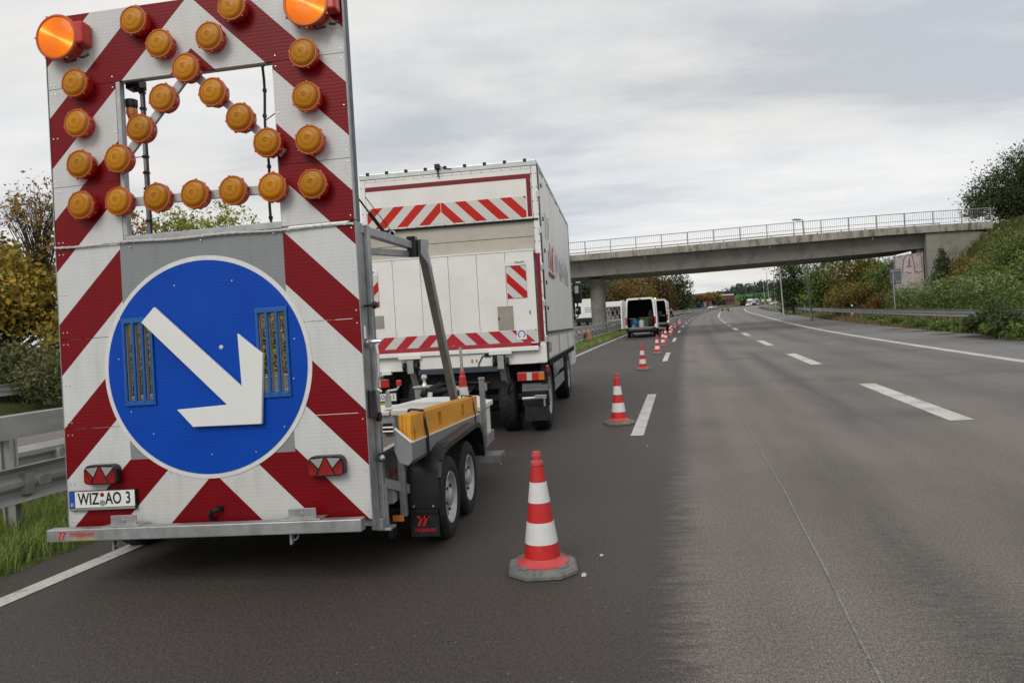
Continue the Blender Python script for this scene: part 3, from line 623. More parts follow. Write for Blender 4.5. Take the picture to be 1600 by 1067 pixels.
ptree('roadside_shrub', 'dark pointed conifer in front of the bridge wing wall', 'shrub', 1473, 52, [(1473,425,11,34),(1472,450,18,22),(1474,395,6,18)], 5000, .07, LF_DARK, G3, trunk_r=.06, nclu=120, twig=.01, spread=.4)
ptree('roadside_shrub', 'brownish shrub at the foot of the wing wall right of the conifer', 'shrub', 1510, 52, [(1505,425,26,22),(1530,420,22,22),(1490,440,22,18)], 5000, .075, LF_RUSTG, G3, trunk_r=.06, nclu=110, twig=.01)
ptree('roadside_tree', 'big dark tree towering over the right end of the bridge railing', 'tree', 1595, 63, [(1575,295,42,38),(1600,265,42,40),(1545,318,30,22),(1630,310,50,60),(1610,350,50,40),(1655,260,45,55),(1560,310,40,34),(1535,325,24,20)], 46000, .085, LF_DARK, G3, trunk_r=.2, nclu=420, twig=.016, spread=.25)
ptree('roadside_tree', 'tangled green shrubs climbing the slope at the right edge', 'shrub', 1575, 47, [(1570,395,32,28),(1590,420,38,32),(1555,420,22,20),(1620,400,45,50)], 10000, .075, LF_GREEN, G3, trunk_r=.07, nclu=190, twig=.01)
ptree('roadside_shrub', 'leafy green shrub at the right edge behind the hedge', 'shrub', 1592, 38, [(1592,455,26,28),(1575,450,18,22),(1625,440,36,40)], 9000, .065, LF_GREEN, G3, trunk_r=.05, nclu=140, twig=.008)
ptree('roadside_shrub', 'green shrub on the slope above the flowering hedge', 'shrub', 1545, 45, [(1540,430,26,16),(1515,440,24,13),(1560,440,20,15)], 6000, .07, LF_GREEN, G3, trunk_r=.05, nclu=120, twig=.008)
for (nm, lab, px, Y, bl, n, mt) in (
    ('hedge', 'long dark hedge topped with pale flower heads behind the right guardrail', 1490, 42, [(1405,474,16,17,54),(1425,470,22,20,51),(1455,468,26,22,46),(1490,466,28,25,42.5),(1525,466,28,25,39.5),(1558,466,26,26,37),(1590,470,26,26,34.5)], 20000, LF_HEDGE),
    ('bramble', 'dark bramble hanging over the right guardrail near the picture edge', 1555, 28.5, [(1552,490,16,17,29.5),(1535,502,20,11,29.5),(1580,504,22,13,27.5),(1565,494,16,14,28.5)], 8000, LF_DARK),
    ('bramble', 'low weeds growing in front of the right guardrail below the hedge', 1450, 36, [(1440,504,24,5,36.6),(1480,508,26,6,33),(1515,511,25,7,30.5),(1400,500,24,4,40.5),(1560,515,24,9,28),(1600,517,26,11,26.3),(1365,496,18,3,45)], 9000, LF_HEDGE)):
    ptree(nm, lab, 'hedge' if nm == 'hedge' else 'bramble', px, Y, bl, n, .055, mt, None, nclu=240, spread=.4, stem=False)
hp = []
for (bx, by, rx, rz, Yb) in ((1405,474,16,17,54),(1425,470,22,20,51),(1455,468,26,22,46),(1490,466,28,25,42.5),(1525,466,28,25,39.5),(1558,466,26,26,37)):
    c_ = PY(bx, by, Yb); s_ = Yb/F*1.08
    for _ in range(330):
        d = rng.normal(size=3); d /= np.linalg.norm(d); d[1] = -abs(d[1]); d[2] = abs(d[2])*.8+.25
        hp.append((c_.x+d[0]*rx*s_*1.15, c_.y+d[1]*rx*s_*1.3, c_.z+d[2]*rz*s_*1.12+random.gauss(0,.06)))
tag(leafcloud('flower_heads', np.array([tuple(p) for p in hp]), .06, LF_FLOWER), kind='stuff')
blades('slope_grass', band_pts(26000, 30, 74, 4.5, 16, RE), .4, .03, LF_SLOPE, .8)
# far wood on the hill: reads as one mass
P = []
for _ in range(480):
    px = random.uniform(1075, 1420); Y = random.uniform(600, 900); p = PY(px, 480, Y); zb = PY(px, 474-sm(1080, 1180, px)*14, Y).z-4; H = random.uniform(7, 15)*(.55+.45*sm(1085, 1190, px)); rx = random.uniform(3, 6)
    top = 20+13*sm(1080, 1200, px); zt = zb+H
    k = 90; q = np.clip(rng.normal(size=(k, 3)), -1.5, 1.5)*np.array([rx*.55, rx*.55, H*.30]); P.append(np.array([p.x, Y, zb+H*.6])+q)
for _ in range(90):
    px = random.uniform(1080, 1128); Y = random.uniform(480, 560); p = PY(px, 480, Y); zb = gz_(p.x, Y)-5; k = 80; q = np.clip(rng.normal(size=(k, 3)), -1.5, 1.5)*np.array([3, 3, 3.]); P.append(np.array([p.x, Y, zb+5])+q)
tag(leafcloud('far_wood', np.concatenate(P), 1.2, LF_FAR), kind='stuff')
P = []
for _ in range(5000):
    t_ = random.random(); px = 1150+85*t_; Y = 440+30*random.random(); py = (466-8*t_)+random.uniform(-3.5, 3.5); P.append(tuple(PY(px, py, Y)))
tag(leafcloud('green_bank', np.array(P), .9, LF_HILL), kind='stuff')

# ------------------------------------------------------------------ guardrails
def Ls(fn, o, y, h): return Vector((fn(y)+o, y, zp(y)+h))
def wbeam_profile():
    return [(0,.155),(-.02,.15),(-.075,.105),(-.08,.06),(-.03,.02),(-.03,-.02),(-.08,-.06),(-.075,-.105),(-.02,-.15),(0,-.155),(.012,-.15),(-.06,-.10),(-.062,-.065),(-.016,-.02),(-.016,.02),(-.062,.065),(-.06,.10),(.012,.15)]
def sweep(b, prof, fn, o, h, y0, y1, step, flip=1, mi=0):
    ysw = list(np.arange(y0, y1, step))+[y1]; n = len(prof); base = len(b.v)
    for y in ysw:
        sl_ = slope(fn, y); c = 1/math.hypot(1, sl_); p = Ls(fn, o, y, h)
        for (dx, dz) in prof: b.v.append(Vector((p.x-dx*flip*c, p.y+dx*flip*c*sl_, p.z+dz)))
    for i in range(len(ysw)-1):
        for k in range(n): b.f.append([base+i*n+k, base+i*n+(k+1)%n, base+(i+1)*n+(k+1)%n, base+(i+1)*n+k]); b.m.append(mi)
    b.f.append([base+k for k in range(n)]); b.m.append(mi); e = base+(len(ysw)-1)*n; b.f.append([e+k for k in range(n-1,-1,-1)]); b.m.append(mi)
boxp = [(-.05,.10),(.05,.10),(.05,-.10),(-.05,-.10)]
ylast = 300
g = thing('guardrail', Ls(LL, -1.45, 5.7, 0), 'two-level steel guardrail on posts in the grass median left of the trailer', 'guardrail')
y = -8.0
while y < ylast:
    seg = 4.0 if y < 60 else 20.0; y2 = min(y+seg, ylast)
    b = MB(); sweep(b, boxp, LL, -1.45, .93, y+.006, y2, min(seg, 4.)); b.build('box_beam', GALVD, g)
    b = MB(); sweep(b, wbeam_profile(), LL, -1.25, .455, y+.006, y2+.002, min(seg, 4.), -1); b.build('rail_beam', GALVD, g, smooth=True)
    y = y2
y = -6.3
POSTM = None
while y < 130:
    p = Ls(LL, -1.45, y, 0); b = MB(); b.prism([(-.06,-.2),(.06,-.2),(.06,.83),(-.06,.83)], -.01, .01); b.box(-.06,-.045,-.035,.035,-.2,.83); b.box(.045,.06,-.035,.035,-.2,.83)
    if POSTM is None: o = b.build('post', GALVD, g, Matrix.Translation(p)); POSTM = o.data
    else: link('post', POSTM, g, Matrix.Translation(p))
    if y < 30:
        b2 = MB(); b2.box(p.x+.0, p.x+.19, p.y-.05, p.y+.05, p.z+.36, p.z+.54); b2.build('spacer', GALVD, g)
    y += 2.0
b = MB(); q = Ls(LL, -1.17, 5.75, .46); b.box(q.x, q.x+.012, q.y-.06, q.y+.06, q.z-.03, q.z+.05); b.build('tag_plate', GALV, g)
def simple_rail(label, fn, o, h, y0, y1, seg, flip, pstep, posts_to, mt=GALVD):
    g = thing('guardrail', Ls(fn, o, max(y0, 10), 0), label, 'guardrail'); y = y0
    while y < y1-.01:
        y2 = min(y+seg, y1); b = MB(); sweep(b, wbeam_profile(), fn, o, h, y+.006, y2, min(seg, 5.), flip); b.build('rail_beam', mt, g, smooth=True); y = y2
    pm = None; y = y0+1
    while y < posts_to:
        p = Ls(fn, o-flip*-.1 if False else o+.07*flip, y, 0); 
        if pm is None:
            b = MB(); b.box(-.05,.05,-.03,.03,-.3,h+.08); oo = b.build('post', mt, g, Matrix.Translation(p)); pm = oo.data
        else: link('post', pm, g, Matrix.Translation(p))
        y += pstep
    return g
simple_rail('low guardrail along the near edge of the opposite carriageway', LL, -2.25, .48, -8, 200, 8, 1, 2.0, 90)
simple_rail('guardrail along the far edge of the opposite carriageway under the trees', LL, -13.3, .62, 0, 260, 8, -1, 2.0, 120)
simple_rail('guardrail along the exit lane in front of the flowering hedge', RE, .75, .78, 8, 240, 8, 1, 4.0, 160, GALV)

# ------------------------------------------------------------------ bridge
YB = 59.0
def bz(px, py, dY=0): return PY(px, py, YB+dY)
fr_pts = [(893, 399, 408.5, 433), (1065, 384, 394.5, 420), (1240, 368, 380, 405), (1400, 355, 366.5, 391.5), (1449, 352, 363.5, 386.5), (1552, 345.5, 357.5, 0)]
Xs, Zt, Zf, Zs = [], [], [], []
for (px, t_, f_, s_) in fr_pts:
    p = bz(px, t_); Xs.append(p.x); Zt.append(p.z); Zf.append(bz(px, f_).z); Zs.append(bz(px, s_).z if s_ else Zf[-1])
Zs[-1] = Zf[-1]
sl0 = [(A[1]-A[0])/(Xs[1]-Xs[0]) for A in (Zt, Zf, Zs)]
Xs.insert(0, -24.); 
for A, s_ in zip((Zt, Zf, Zs), sl0): A.insert(0, A[0]+s_*(-24-Xs[1]))
def itp(X, A): return float(np.interp(X, Xs, A))
br = thing('road_bridge', (8, YB+4, zp(60)), 'grey concrete road bridge with pale railing crossing over the motorway', 'bridge')
b = MB()
edges = list(np.linspace(-24, Xs[-1], 15))
for i in range(14):
    x0, x1 = edges[i]+.008, edges[i+1]
    b = MB(); vs_ = []
    for (x, ) in ((x0,), (x1,)):
        vs_ += [(x, YB, itp(x, Zf)), (x, YB+.9, itp(x, Zf)), (x, YB+.9, itp(x, Zt)), (x, YB, itp(x, Zt))]
    b.add(vs_, [(0,1,2,3), (4,7,6,5), (0,4,5,1), (1,5,6,2), (2,6,7,3), (3,7,4,0)]); b.build('edge_beam', CONCD, br, bevel=.02)
    b = MB(); b.add([(x_, y_+8.1, z_) for (x_, y_, z_) in vs_], [(0,1,2,3), (4,7,6,5), (0,4,5,1), (1,5,6,2), (2,6,7,3), (3,7,4,0)]); b.build('edge_beam', CONCD, br)
b = MB(); xa = bz(1455, 386).x; gx = [-24]+[x for x in np.linspace(Xs[1], xa, 8)]
for x0, x1 in zip(gx[:-1], gx[1:]):
    q = []
    for x in (x0, x1): q += [(x, YB+.75, itp(x, Zf)+.05), (x, YB+1.0, itp(x, Zs)), (x, YB+8.0, itp(x, Zs)), (x, YB+8.25, itp(x, Zf)+.05)]
    b.add(q, [(0,4,5,1), (1,5,6,2), (2,6,7,3), (3,7,4,0)])
b.build('girder', CONC, br)
b = MB()
for x0, x1 in zip(edges[:-1], edges[1:]):
    b.add([(x0, YB+.9, itp(x0, Zt)-.06), (x1, YB+.9, itp(x1, Zt)-.06), (x1, YB+8.1, itp(x1, Zt)-.06), (x0, YB+8.1, itp(x0, Zt)-.06)], [(0,1,2,3)])
b.build('bridge_deck', OPP, br)
# railing: posts, rails and bars, near side and far side
postx = np.linspace(-22, Xs[-1]-.1, 26)
pm = bm_ = None
for side, yy in ((0, YB+.12), (1, YB+8.85)):
    for x in postx:
        M = Matrix.Translation((x, yy, itp(x, Zt)))
        if pm is None: b = MB(); b.box(-.035,.035,-.03,.03,-.02,1.02); pm = b.build('railing_post', RAILW, br, M).data
        else: link('railing_post', pm, br, M)
    for h_, th in ((1.0, .05), (.12, .035), (.42, .035)):
        xe = Xs[-1]-.1 if h_ != .42 else bz(1520, 350).x
        b = MB(); gx2 = list(np.linspace(-22, xe, 12))
        for x0, x1 in zip(gx2[:-1], gx2[1:]): b.beam((x0, yy, itp(x0, Zt)+h_), (x1, yy, itp(x1, Zt)+h_), .05, th)
        b.build('handrail' if h_ == 1.0 else 'railing_bar', RAILW, br)
# balusters (several hundred): one part
    b = MB(); x = -22.
    while x < Xs[-1]-.15:
        z = itp(x, Zt); b.box(x-.008, x+.008, yy-.008, yy+.008, z+.12, z+1.0); x += .155
    tag(b.build('railing_balusters', RAILW, br), kind='stuff')
for x in (2.5, 12.0, 19.5):
    b = MB(); z = itp(x, Zf); b.tube((x, YB+.3, z+.02), (x, YB+.3, z-.22), .05, .05, 10); b.build('drain_spout', GALVD, br)
b = MB()
for x in np.linspace(-20, 22, 12): b.box(x-.008, x+.008, YB+.70, YB+.78, itp(x, Zs)+.12, itp(x, Zf)-.02)
tag(b.build('formwork_joint', CONCD, br), kind='stuff')
# pillars
def pillar(px0, px1, Yp):
    a, c = PY(px0, 434, Yp), PY(px1, 434, Yp); cx = (a.x+c.x)/2; r = (c.x-a.x)/2; zt = itp(cx, Zs); b = MB()
    prof = []
    for k in range(20): t_ = math.pi*2*k/20; prof.append((cx+r*math.cos(t_), Yp+r+math.sin(t_)*r*1.0+(.9 if math.sin(t_) > 0 else -.0)))
    n = 20; v0 = [(x, y, zp(60)-.4) for x, y in prof]; v1 = [(x, y, zt-.12) for x, y in prof]
    b.add(v0+v1, [(k, (k+1)%n, n+(k+1)%n, n+k) for k in range(n)]+[tuple(range(n, 2*n))]); b.build('pillar', CONC, br, smooth=True)
    b = MB(); b.box(cx-.35, cx+.35, Yp+r-.3, Yp+r+.4, zt-.14, zt+.02); b.build('bearing', DARK, br)
pillar(920, 944, 61.5)
# abutment with wing wall
pa = bz(1412, 391); wl = bz(1408, 430)
b = MB(); ax0 = bz(1409, 400).x; wx0 = bz(1449, 380).x
b.prism([(ax0, zp(60)-1), (ax0+9, zp(60)-1), (ax0+9, 5.9), (wx0-.25, 5.9), (wx0-.27, 5.45), (ax0+.5, 5.35), (ax0+.45, 4.9), (ax0, 4.9)], YB+1.3, YB+2.4); b.build('abutment', CONC, br)
b = MB(); zt1 = lambda x: itp(x, Zf)-.02
b.prism([(wx0, 2.2), (Xs[-1]+.5, 2.2), (Xs[-1]+.5, 6.4), (Xs[-1]-1.2, zt1(Xs[-1])), (wx0, zt1(wx0))], YB+.2, YB+.7); b.build('wing_wall', CONC, br, bevel=.02)
b = MB(); b.box(bz(1405, 390).x, wx0-.003, YB+.9, YB+1.25, zp(60)-1, bz(1430, 392).z-.35); b.v = [Vector((p.x, p.y, p.z if p.z < 3.4 or p.x < wx0-.5 else p.z+.30)) for p in b.v]; gw = b.build('graffiti_wall', mat('pale_pink_wash', (.47,.41,.39), .8, 0, .12, 1.2, .2, .1, (.25,.23,.21), 1.5, .6), br)
INKG = mat('dark_spray_paint', (.15,.07,.07), .6, 0, .2, 3)
def gp(px, py): return PY(px, py, YB+.89)
strokes = [[(1410,428),(1412,405),(1418,397),(1425,399),(1428,412),(1430,428)], [(1419,416),(1421,404),(1422,417)], [(1416,417),(1425,416)], [(1438,392),(1440,405),(1441,420)], [(1433,400),(1438,394),(1449,393),(1453,392)], [(1416,425),(1424,427)], [(1445,396),(1451,402),(1452,412),(1447,420)], [(1430,424),(1436,426),(1444,422)]]
for st in strokes:
    b = MB()
    for a_, c_ in zip(st[:-1], st[1:]):
        a_, c_ = gp(*a_), gp(*c_); b.beam(a_, c_, .012, .075, (0,1,0)) if False else b.beam(a_, c_, .05, .012, (0,-1,0))
    b.build('graffiti_stroke', INKG, gw)

# ------------------------------------------------------------------ lamp posts, sign, marker posts
def lamp_post(px_top, py_top, px_b, Y, label, head=-1):
    top = PY(px_top, py_top, Y); bx = PY(px_b, 480, Y).x; zb = gz_(bx, Y)
    root = thing('street_lamp', (bx, Y, zb), label, 'street lamp', 'lamp posts beside the exit lane')
    b = MB(); s_ = Y/60.; b.tube((bx, Y, zb-.2), (top.x, Y, top.z), .095, .055, 10); b.build('pole', RAILW if Y < 80 else GALVD, root, smooth=True)
    b = MB(); b.tube((bx, Y, zb-.1), (bx+(top.x-bx)*.1, Y, zb+(top.z-zb)*.1), .125, .12, 10); b.build('pole_base', GALVD, root, smooth=True)
    b = MB(); b.tube(top, top+Vector((head*.25, 0, .06)), .04, .04, 8); b.build('arm', GALVD, root)
    b = MB(); b.prism([(head*.2, -.04), (head*.9, .02), (head*.92, .10), (head*.75, .17), (head*.2, .12)], -.14, .14, 0, Matrix.Translation(top)); b.build('lamp_head', GREYP, root, bevel=.02)
    return root
lamp_post(1254, 344, 1268, 70, 'tall grey lamp post rising behind the bridge railing')
lamp_post(1214, 372, 1224, 96, 'tall pole left of the lamp post under the bridge')
lamp_post(1197, 421, 1203, 175, 'lamp post with its head just below the bridge girder, nearest the exit curve')
lamp_post(1208, 424, 1212, 190, 'lamp post between the two tall poles under the bridge')
lamp_post(1192, 437, 1196, 250, 'short-looking far lamp post at the end of the exit lane')
lamp_post(1209, 441, 1212, 270, 'farthest small lamp post above the bright green bank')
s_ = PY(1399, 432, 48); root = thing('traffic_sign', (s_.x, 48, gz_(s_.x, 48)), 'grey back of a square sign on poles beside the flowering hedge', 'road sign')
b = MB(); a_, c_ = PY(1390, 421, 48), PY(1409, 443, 48); b.box(a_.x, c_.x, 48, 48.03, c_.z, a_.z); b.build('sign_panel', mat('sign_back_grey', (.12,.14,.16), .5, .4, .1, 3), root, bevel=.01)
b = MB(); b.tube((s_.x-.12, 47.94, s_.z-2.2), (s_.x-.16, 47.94, s_.z+.4), .035, .035, 8); b.build('sign_post', GALV, root)
b = MB(); b.tube(PY(1394, 424, 47.9), PY(1403, 447, 47.9), .03, .03, 8); b.build('brace', RAILW, root)
for zq in (a_.z-.12, c_.z+.12): b = MB(); b.box(a_.x+.03, c_.x-.03, 47.96, 47.998, zq-.03, zq+.03); b.build('rail', GALV, root)
pp = PY(1396, 391, 72); b = MB(); bx = PY(1404, 440, 72); root = thing('pole', (bx.x, 72, gz_(bx.x, 72)), 'thin grey pole rising behind the grey sign below the girder', 'pole'); b.tube((bx.x, 72, gz_(bx.x, 72)), (pp.x, 72, pp.z+2.), .05, .04, 8); b.build('shaft', GALVD, root, smooth=True)
for (px, Y, lab) in ((1284.5, 62, 'white marker post behind the exit lane guardrail below the bridge'), (1219.5, 135, 'white marker post at the far end of the exit lane guardrail')):
    q = at(px, Y); q.x = RE(Y)+1.1; q.z = gz_(q.x, Y); root = thing('marker_post', q, lab, 'marker post', 'white marker posts')
    b = MB(); b.prism([(-.06,-.2),(.06,-.2),(.06,1.15),(-.06,1.22)], -.05, .05, 0, Matrix.Translation(q)); b.build('post_body', WHITE2, root)
    b = MB(); b.prism([(-.063,.85),(.063,.80),(.063,1.02),(-.063,1.07)], -.053, .053, 0, Matrix.Translation(q)); b.build('black_band', INK, root)

# ------------------------------------------------------------------ warning trailer
BO = Vector((-2.605, 4.4, .40)); t_, rl_ = R(2.4), R(.7)
ez = Vector((-math.sin(rl_), math.sin(t_), math.cos(t_))).normalized(); ex = Vector((0,1,0)).cross(ez).normalized(); ey = ez.cross(ex)
MBD = Matrix.Identity(4)
for i in range(3): MBD[i][0], MBD[i][1], MBD[i][2], MBD[i][3] = ex[i], ey[i], ez[i], BO[i]
tr = thing('warning_trailer', (-2.6, 5.8, 0), 'red and white striped arrow-board trailer with amber lamps and a round blue sign', 'warning trailer')
def bp(b, name, mats, par=None, M=None, **kw): return b.build(name, mats, par or tr, M or MBD, **kw)
for (u0, u1, v0, v1) in ((-1.045,1.037,0,.658),(-1.045,1.037,.662,1.25),(-1.045,1.037,1.254,1.858),(-1.04,-.552,1.872,2.27),(-1.04,-.552,2.274,2.932),(.556,1.037,1.872,2.262),(.556,1.037,2.266,2.932),(-1.04,1.037,2.936,3.42)):
    b = MB(); b.box(u0, u1, 0, .024, v0, v1); o = bp(b, 'board_panel', BOARD)
    if v1 < 1.86:
        sl_ = []
        for c0 in (-.472, .458):
            for k in range(3): sl_.append((c0-.092+k*.0655, c0-.092+k*.0655+.047, -.05, .08, .825, 1.325))
        cut(o, sl_)
def disc(r, n0, n1, mat_, name):
    b = MB(); n = 96; b.prism([(-.0115+r*math.cos(2*math.pi*k/n), 1.013+r*math.sin(2*math.pi*k/n)) for k in range(n)], n0, n1)
    return bp(b, name, mat_)
rim = disc(.718, -.004, -.0005, CONEW, 'sign_rim'); face = disc(.688, -.008, -.0042, BLUE, 'sign_face')
allsl = []
for c0 in (-.472, .458):
    for k in range(3): allsl.append((c0-.092+k*.0655, c0-.092+k*.0655+.047, -.05, .08, .825, 1.325))
cut(rim, allsl); cut(face, allsl)
ar = [(-.329,1.419),(-.424,1.326),(.138,.762),(-.206,.749),(-.102,.633),(.364,.628),(.399,1.067),(.235,1.209),(.245,.87)]
b = MB(); b.prism(ar, -.045, -.02); o = bp(b, 'arrow', ARROW, bevel=.003)
b = MB()
for (a_, c_) in ((-.2,1.15),(0,.95),(.2,.76),(.05,.69),(.33,.9)): b.tube((a_, -.021, c_), (a_, -.003, c_), .02, .02, 8)
bp(b, 'arrow_spacers', GREYP)
for c0 in (-.472, .458):
    b = MB()
    for k in range(4):
        x = c0-.092-.0185+k*.0655; b.box(x, x+.0183, -.022, -.0085, .805, 1.335)
    b.box(c0-.112, c0+.1065, -.022, -.0085, 1.328, 1.36); b.box(c0-.112, c0+.1065, -.022, -.0085, .79, .82); bp(b, 'slot_frame', BLUEFR, bevel=.003)
    b = MB(); z = .83
    while z < 1.33: b.box(c0-.1, c0+.1, .030, .0325, z, z+.0025); z += .048
    for k in range(9): x = c0-.095+k*.0225; b.box(x, x+.0022, .0345, .037, .82, 1.33)
    bp(b, 'wire_mesh', mat('zinc_mesh', (.55,.55,.50), .5, .2, .1, 20))
# screws and the two white buttons on the blue sign
b = MB()
def screw(u, v, n=0., r=.0055): b.lathe([(r, 0), (r*.8, .003), (0, .004)], 8, Matrix.Translation((u, n, v)) @ Matrix.Rotation(R(90), 4, 'X'))
for u in (-1.02, -.99, 1.015):
    for v in (.05, .3, .62, .7, .95, 1.22, 1.3, 1.55, 1.82, 1.9, 2.24, 2.31, 2.6, 2.9, 2.96, 3.2, 3.39): screw(u, v)
for u in (-.57, .575):
    for v in (1.9, 2.1, 2.35, 2.6, 2.9, 2.97): screw(u, v)
for u, v in ((-.5,1.83),(0,1.83),(.5,1.83),(-.2,1.55),(.2,1.55),(-.3,1.2),(-.62,1.1),(.6,1.15),(-.4,.6),(0,.45),(-.3,.35),(.3,.45),(.58,.9),(-.55,.75),(.5,.6),(-.6,1.36),(-.36,1.36)): screw(u, v, -.0085)
screw(.1, 1.13, -.0085, .016)
tag(bp(b, 'screws', CHROME, smooth=True), kind='stuff')
# galvanised frame behind the panels
for s_, u in ((-1, -1.045), (1, 1.037)):
    b = MB(); u0, u1 = (u-.006, u-.0005) if s_ < 0 else (u+.0005, u+.006)
    b.box(u0-(.0 if s_ > 0 else .0), u1, -.002, .10, 1.872, 3.42); b.box(min(u0, u0-s_*.05) if s_ > 0 else u0, u1 if s_ > 0 else u1+.05, .0265, .10, 1.872, 3.42); bp(b, 'side_frame', GALV, bevel=.002)
    b = MB(); b.box(u0, u1, -.003, .03, -.03, 1.868); b.box(u0 if s_ < 0 else u0-.06, u1+.06 if s_ < 0 else u1, .0265, .13, -.05, 1.868); bp(b, 'side_frame', GALV, bevel=.004)
    b = MB(); b.box(u1-.045 if s_ > 0 else u0-.0, u1+.03 if s_ > 0 else u0+.075, .14, .19, -.02, 1.86); bp(b, 'upright', GALV, bevel=.005)
b = MB(); b.box(-.551, -.52, .001, .05, 1.905, 2.934); bp(b, 'opening_frame', GALV, bevel=.003)
b = MB(); b.box(.525, .555, .055, .10, 1.905, 2.934); bp(b, 'opening_frame', WHITE2, bevel=.003)
b = MB(); b.box(-.551, .555, .001, .10, 1.862, 1.905); bp(b, 'opening_frame', GALV, bevel=.003)
for z0, z1 in ((3.36, 3.418), (2.95, 3.0), (.02, .08)): b = MB(); b.box(-.98, .98, .03, .09, z0, z1); bp(b, 'rear_rail', GALV)
# lamp bars in the opening
for (p, q) in (((-.545, 2.122), (.552, 2.112)), ((-.004, 2.936), (-.56, 2.35)), ((-.004, 2.936), (.60, 2.33))):
    b = MB(); b.beam((p[0], -.012, p[1]), (q[0], -.012, q[1]), .055, .022, (0, 1, 0)); bp(b, 'lamp_bar', GALVD, bevel=.002)
# lamps
small = [(-0.351, 3.292), (-0.177, 3.115), (0.171, 3.118), (-0.004, 2.936), (0.334, 3.293), (0.793, 2.932), (-0.793, 2.93), (-0.789, 2.663), (-0.175, 2.76), (0.172, 2.757), (0.347, 2.573), (0.797, 2.656), (-0.345, 2.58), (0.522, 2.394), (-0.786, 2.391), (-0.51, 2.4), (0.801, 2.381), (-0.792, 2.122), (-0.522, 2.122), (-0.251, 2.121), (0.011, 2.116), (0.273, 2.115), (0.539, 2.109), (0.805, 2.103)]
RX = Matrix.Rotation(R(90), 4, 'X')
def lamp_meshes(r, depth, lens):
    b = MB(); b.lathe([(r*.86, .0), (r*.89, depth*.3), (r*.91, depth*.55), (r*.93, depth*.75)], 28, RX)
    for k in range(8):
        a = 2*math.pi*k/8+.2; M = RX @ Matrix.Rotation(a, 4, 'Z'); b.box(r*.84, r*1.0, -.007, .007, depth*.35, depth*.72, 0, M)
    h = b.build('lamp_housing', REDL, None, smooth=True)
    b = MB(); b.lathe([(r*.93, depth*.75), (r*1.0, depth*.78), (r*1.0, depth*.98), (r*.96, depth*1.03), (r*.90, depth*1.03), (r*.88, depth*.95)], 32, RX, caps=False)
    for k in range(6):
        a = 2*math.pi*k/6+.5; M = RX @ Matrix.Rotation(a, 4, 'Z'); b.box(r*.97, r*1.07, -.006, .006, depth*.80, depth*.95, 0, M)
    rm = b.build('lamp_bezel', RIMRED, None, smooth=True)
    b = MB()
    if lens is LENS: pr = [(r*.895, depth*.96), (r*.8, depth*1.03), (r*.6, depth*1.10), (r*.3, depth*1.15), (r*.08, depth*1.16), (0, depth*1.16)]
    else: pr = [(r*.895, depth*.96), (r*.85, depth*1.0), (r*.4, depth*1.0), (0, depth*1.0)]
    b.lathe(pr, 32, RX, caps=False); ln = b.build('lens', lens, None, smooth=True)
    ms = [x.data for x in (h, rm, ln)]
    for x in (h, rm, ln): bpy.data.objects.remove(x)
    return ms
for (r, dep, ln, pts, lab) in ((.094, .072, LENS, small, None), (.150, .10, LENSBIG, [(-.885,3.236),(.842,3.232)], 'large lit orange flashing lamp')):
    hm, rm, lm = lamp_meshes(r, dep, ln)
    for (u, v) in pts:
        M = MBD @ Matrix.Translation((u, -.001, v)); h = link('warning_lamp', hm, tr, M)
        if lab: h['label'] = lab
        link('lamp_bezel', rm, h, M @ Matrix.Rotation(random.uniform(-.5,.5), 4, 'Y')); link('lens', lm, h, M @ Matrix.Rotation(random.uniform(-.35,.35) if not lab else 0, 4, 'Y'))
for u, v in ((-.885,3.236),(.842,3.232)):
    b = MB(); b.box(u+.08, u+.19, -.10, -.002, v-.06, v+.09); bp(b, 'lamp_ballast', REDL, bevel=.015)
    b = MB(); b.path([(u+.02, -.05, v-.13), (u+.06, -.09, v-.17), (u+.10, -.05, v-.145)], .008); b.path([(u+.13,-.05,v-.13),(u+.17,-.08,v-.15),(u+.175,-.03,v-.11)], .008); bp(b, 'lamp_cable', BLACKP)
# rope across the fold
b = MB(); pts = [(u, -.012-.004*math.cos(u*2), 1.856-.012*(u)+.004*math.sin(u*9)) for u in np.linspace(-1.045, 1.035, 40)]
b.path(pts, .0075, 7)
for k in range(0, 39): b.tube(Vector(pts[k])+Vector((.0, -.003, .007)), Vector(pts[k+1])+Vector((0, -.003, -.007)), .0035, .0035, 5)
bp(b, 'rope', mat('white_rope', (.55,.54,.50), .8, 0, .25, 40))
# mast, cable and small beacon seen through the opening
b = MB(); b.tube((-.47, .16, 1.7), (-.47, .16, 2.99), .013, .013, 8); bp(b, 'mast', GALVD)
b = MB(); b.tube((-.445, .15, 1.7), (-.448, .15, 2.98), .007, .007, 6)
for k in range(11): b.tube((-.465, .158, 1.8+k*.11), (-.465, .158, 1.813+k*.11), .024, .024, 8)
b.path([(-.54,.1,2.97),(-.5,.12,2.92),(-.46,.13,2.90),(-.43,.14,2.93)], .007); b.box(-.54,-.44,.09,.17,2.92,2.98); bp(b, 'cable', BLACKP)
b = MB(); b.lathe([(.035,0),(.04,.02),(.04,.06)], 14, Matrix.Translation((-.51,.10,2.78))); bp(b, 'beacon_cap', BLACKP)
b = MB(); b.lathe([(0,-.07),(.025,-.065),(.038,-.03),(.036,0)], 14, Matrix.Translation((-.51,.10,2.78))); bp(b, 'beacon', TLAMB, smooth=True)
b = MB(); pts = [(.41+.006*math.sin(k), .16, 2.98-k*.085) for k in range(14)]; b.path(pts, .009)
for p in pts[::2]: b.tube(p, Vector(p)+Vector((0,0,.02)), .014, .014, 6)
bp(b, 'hanging_cable', BLACKP)
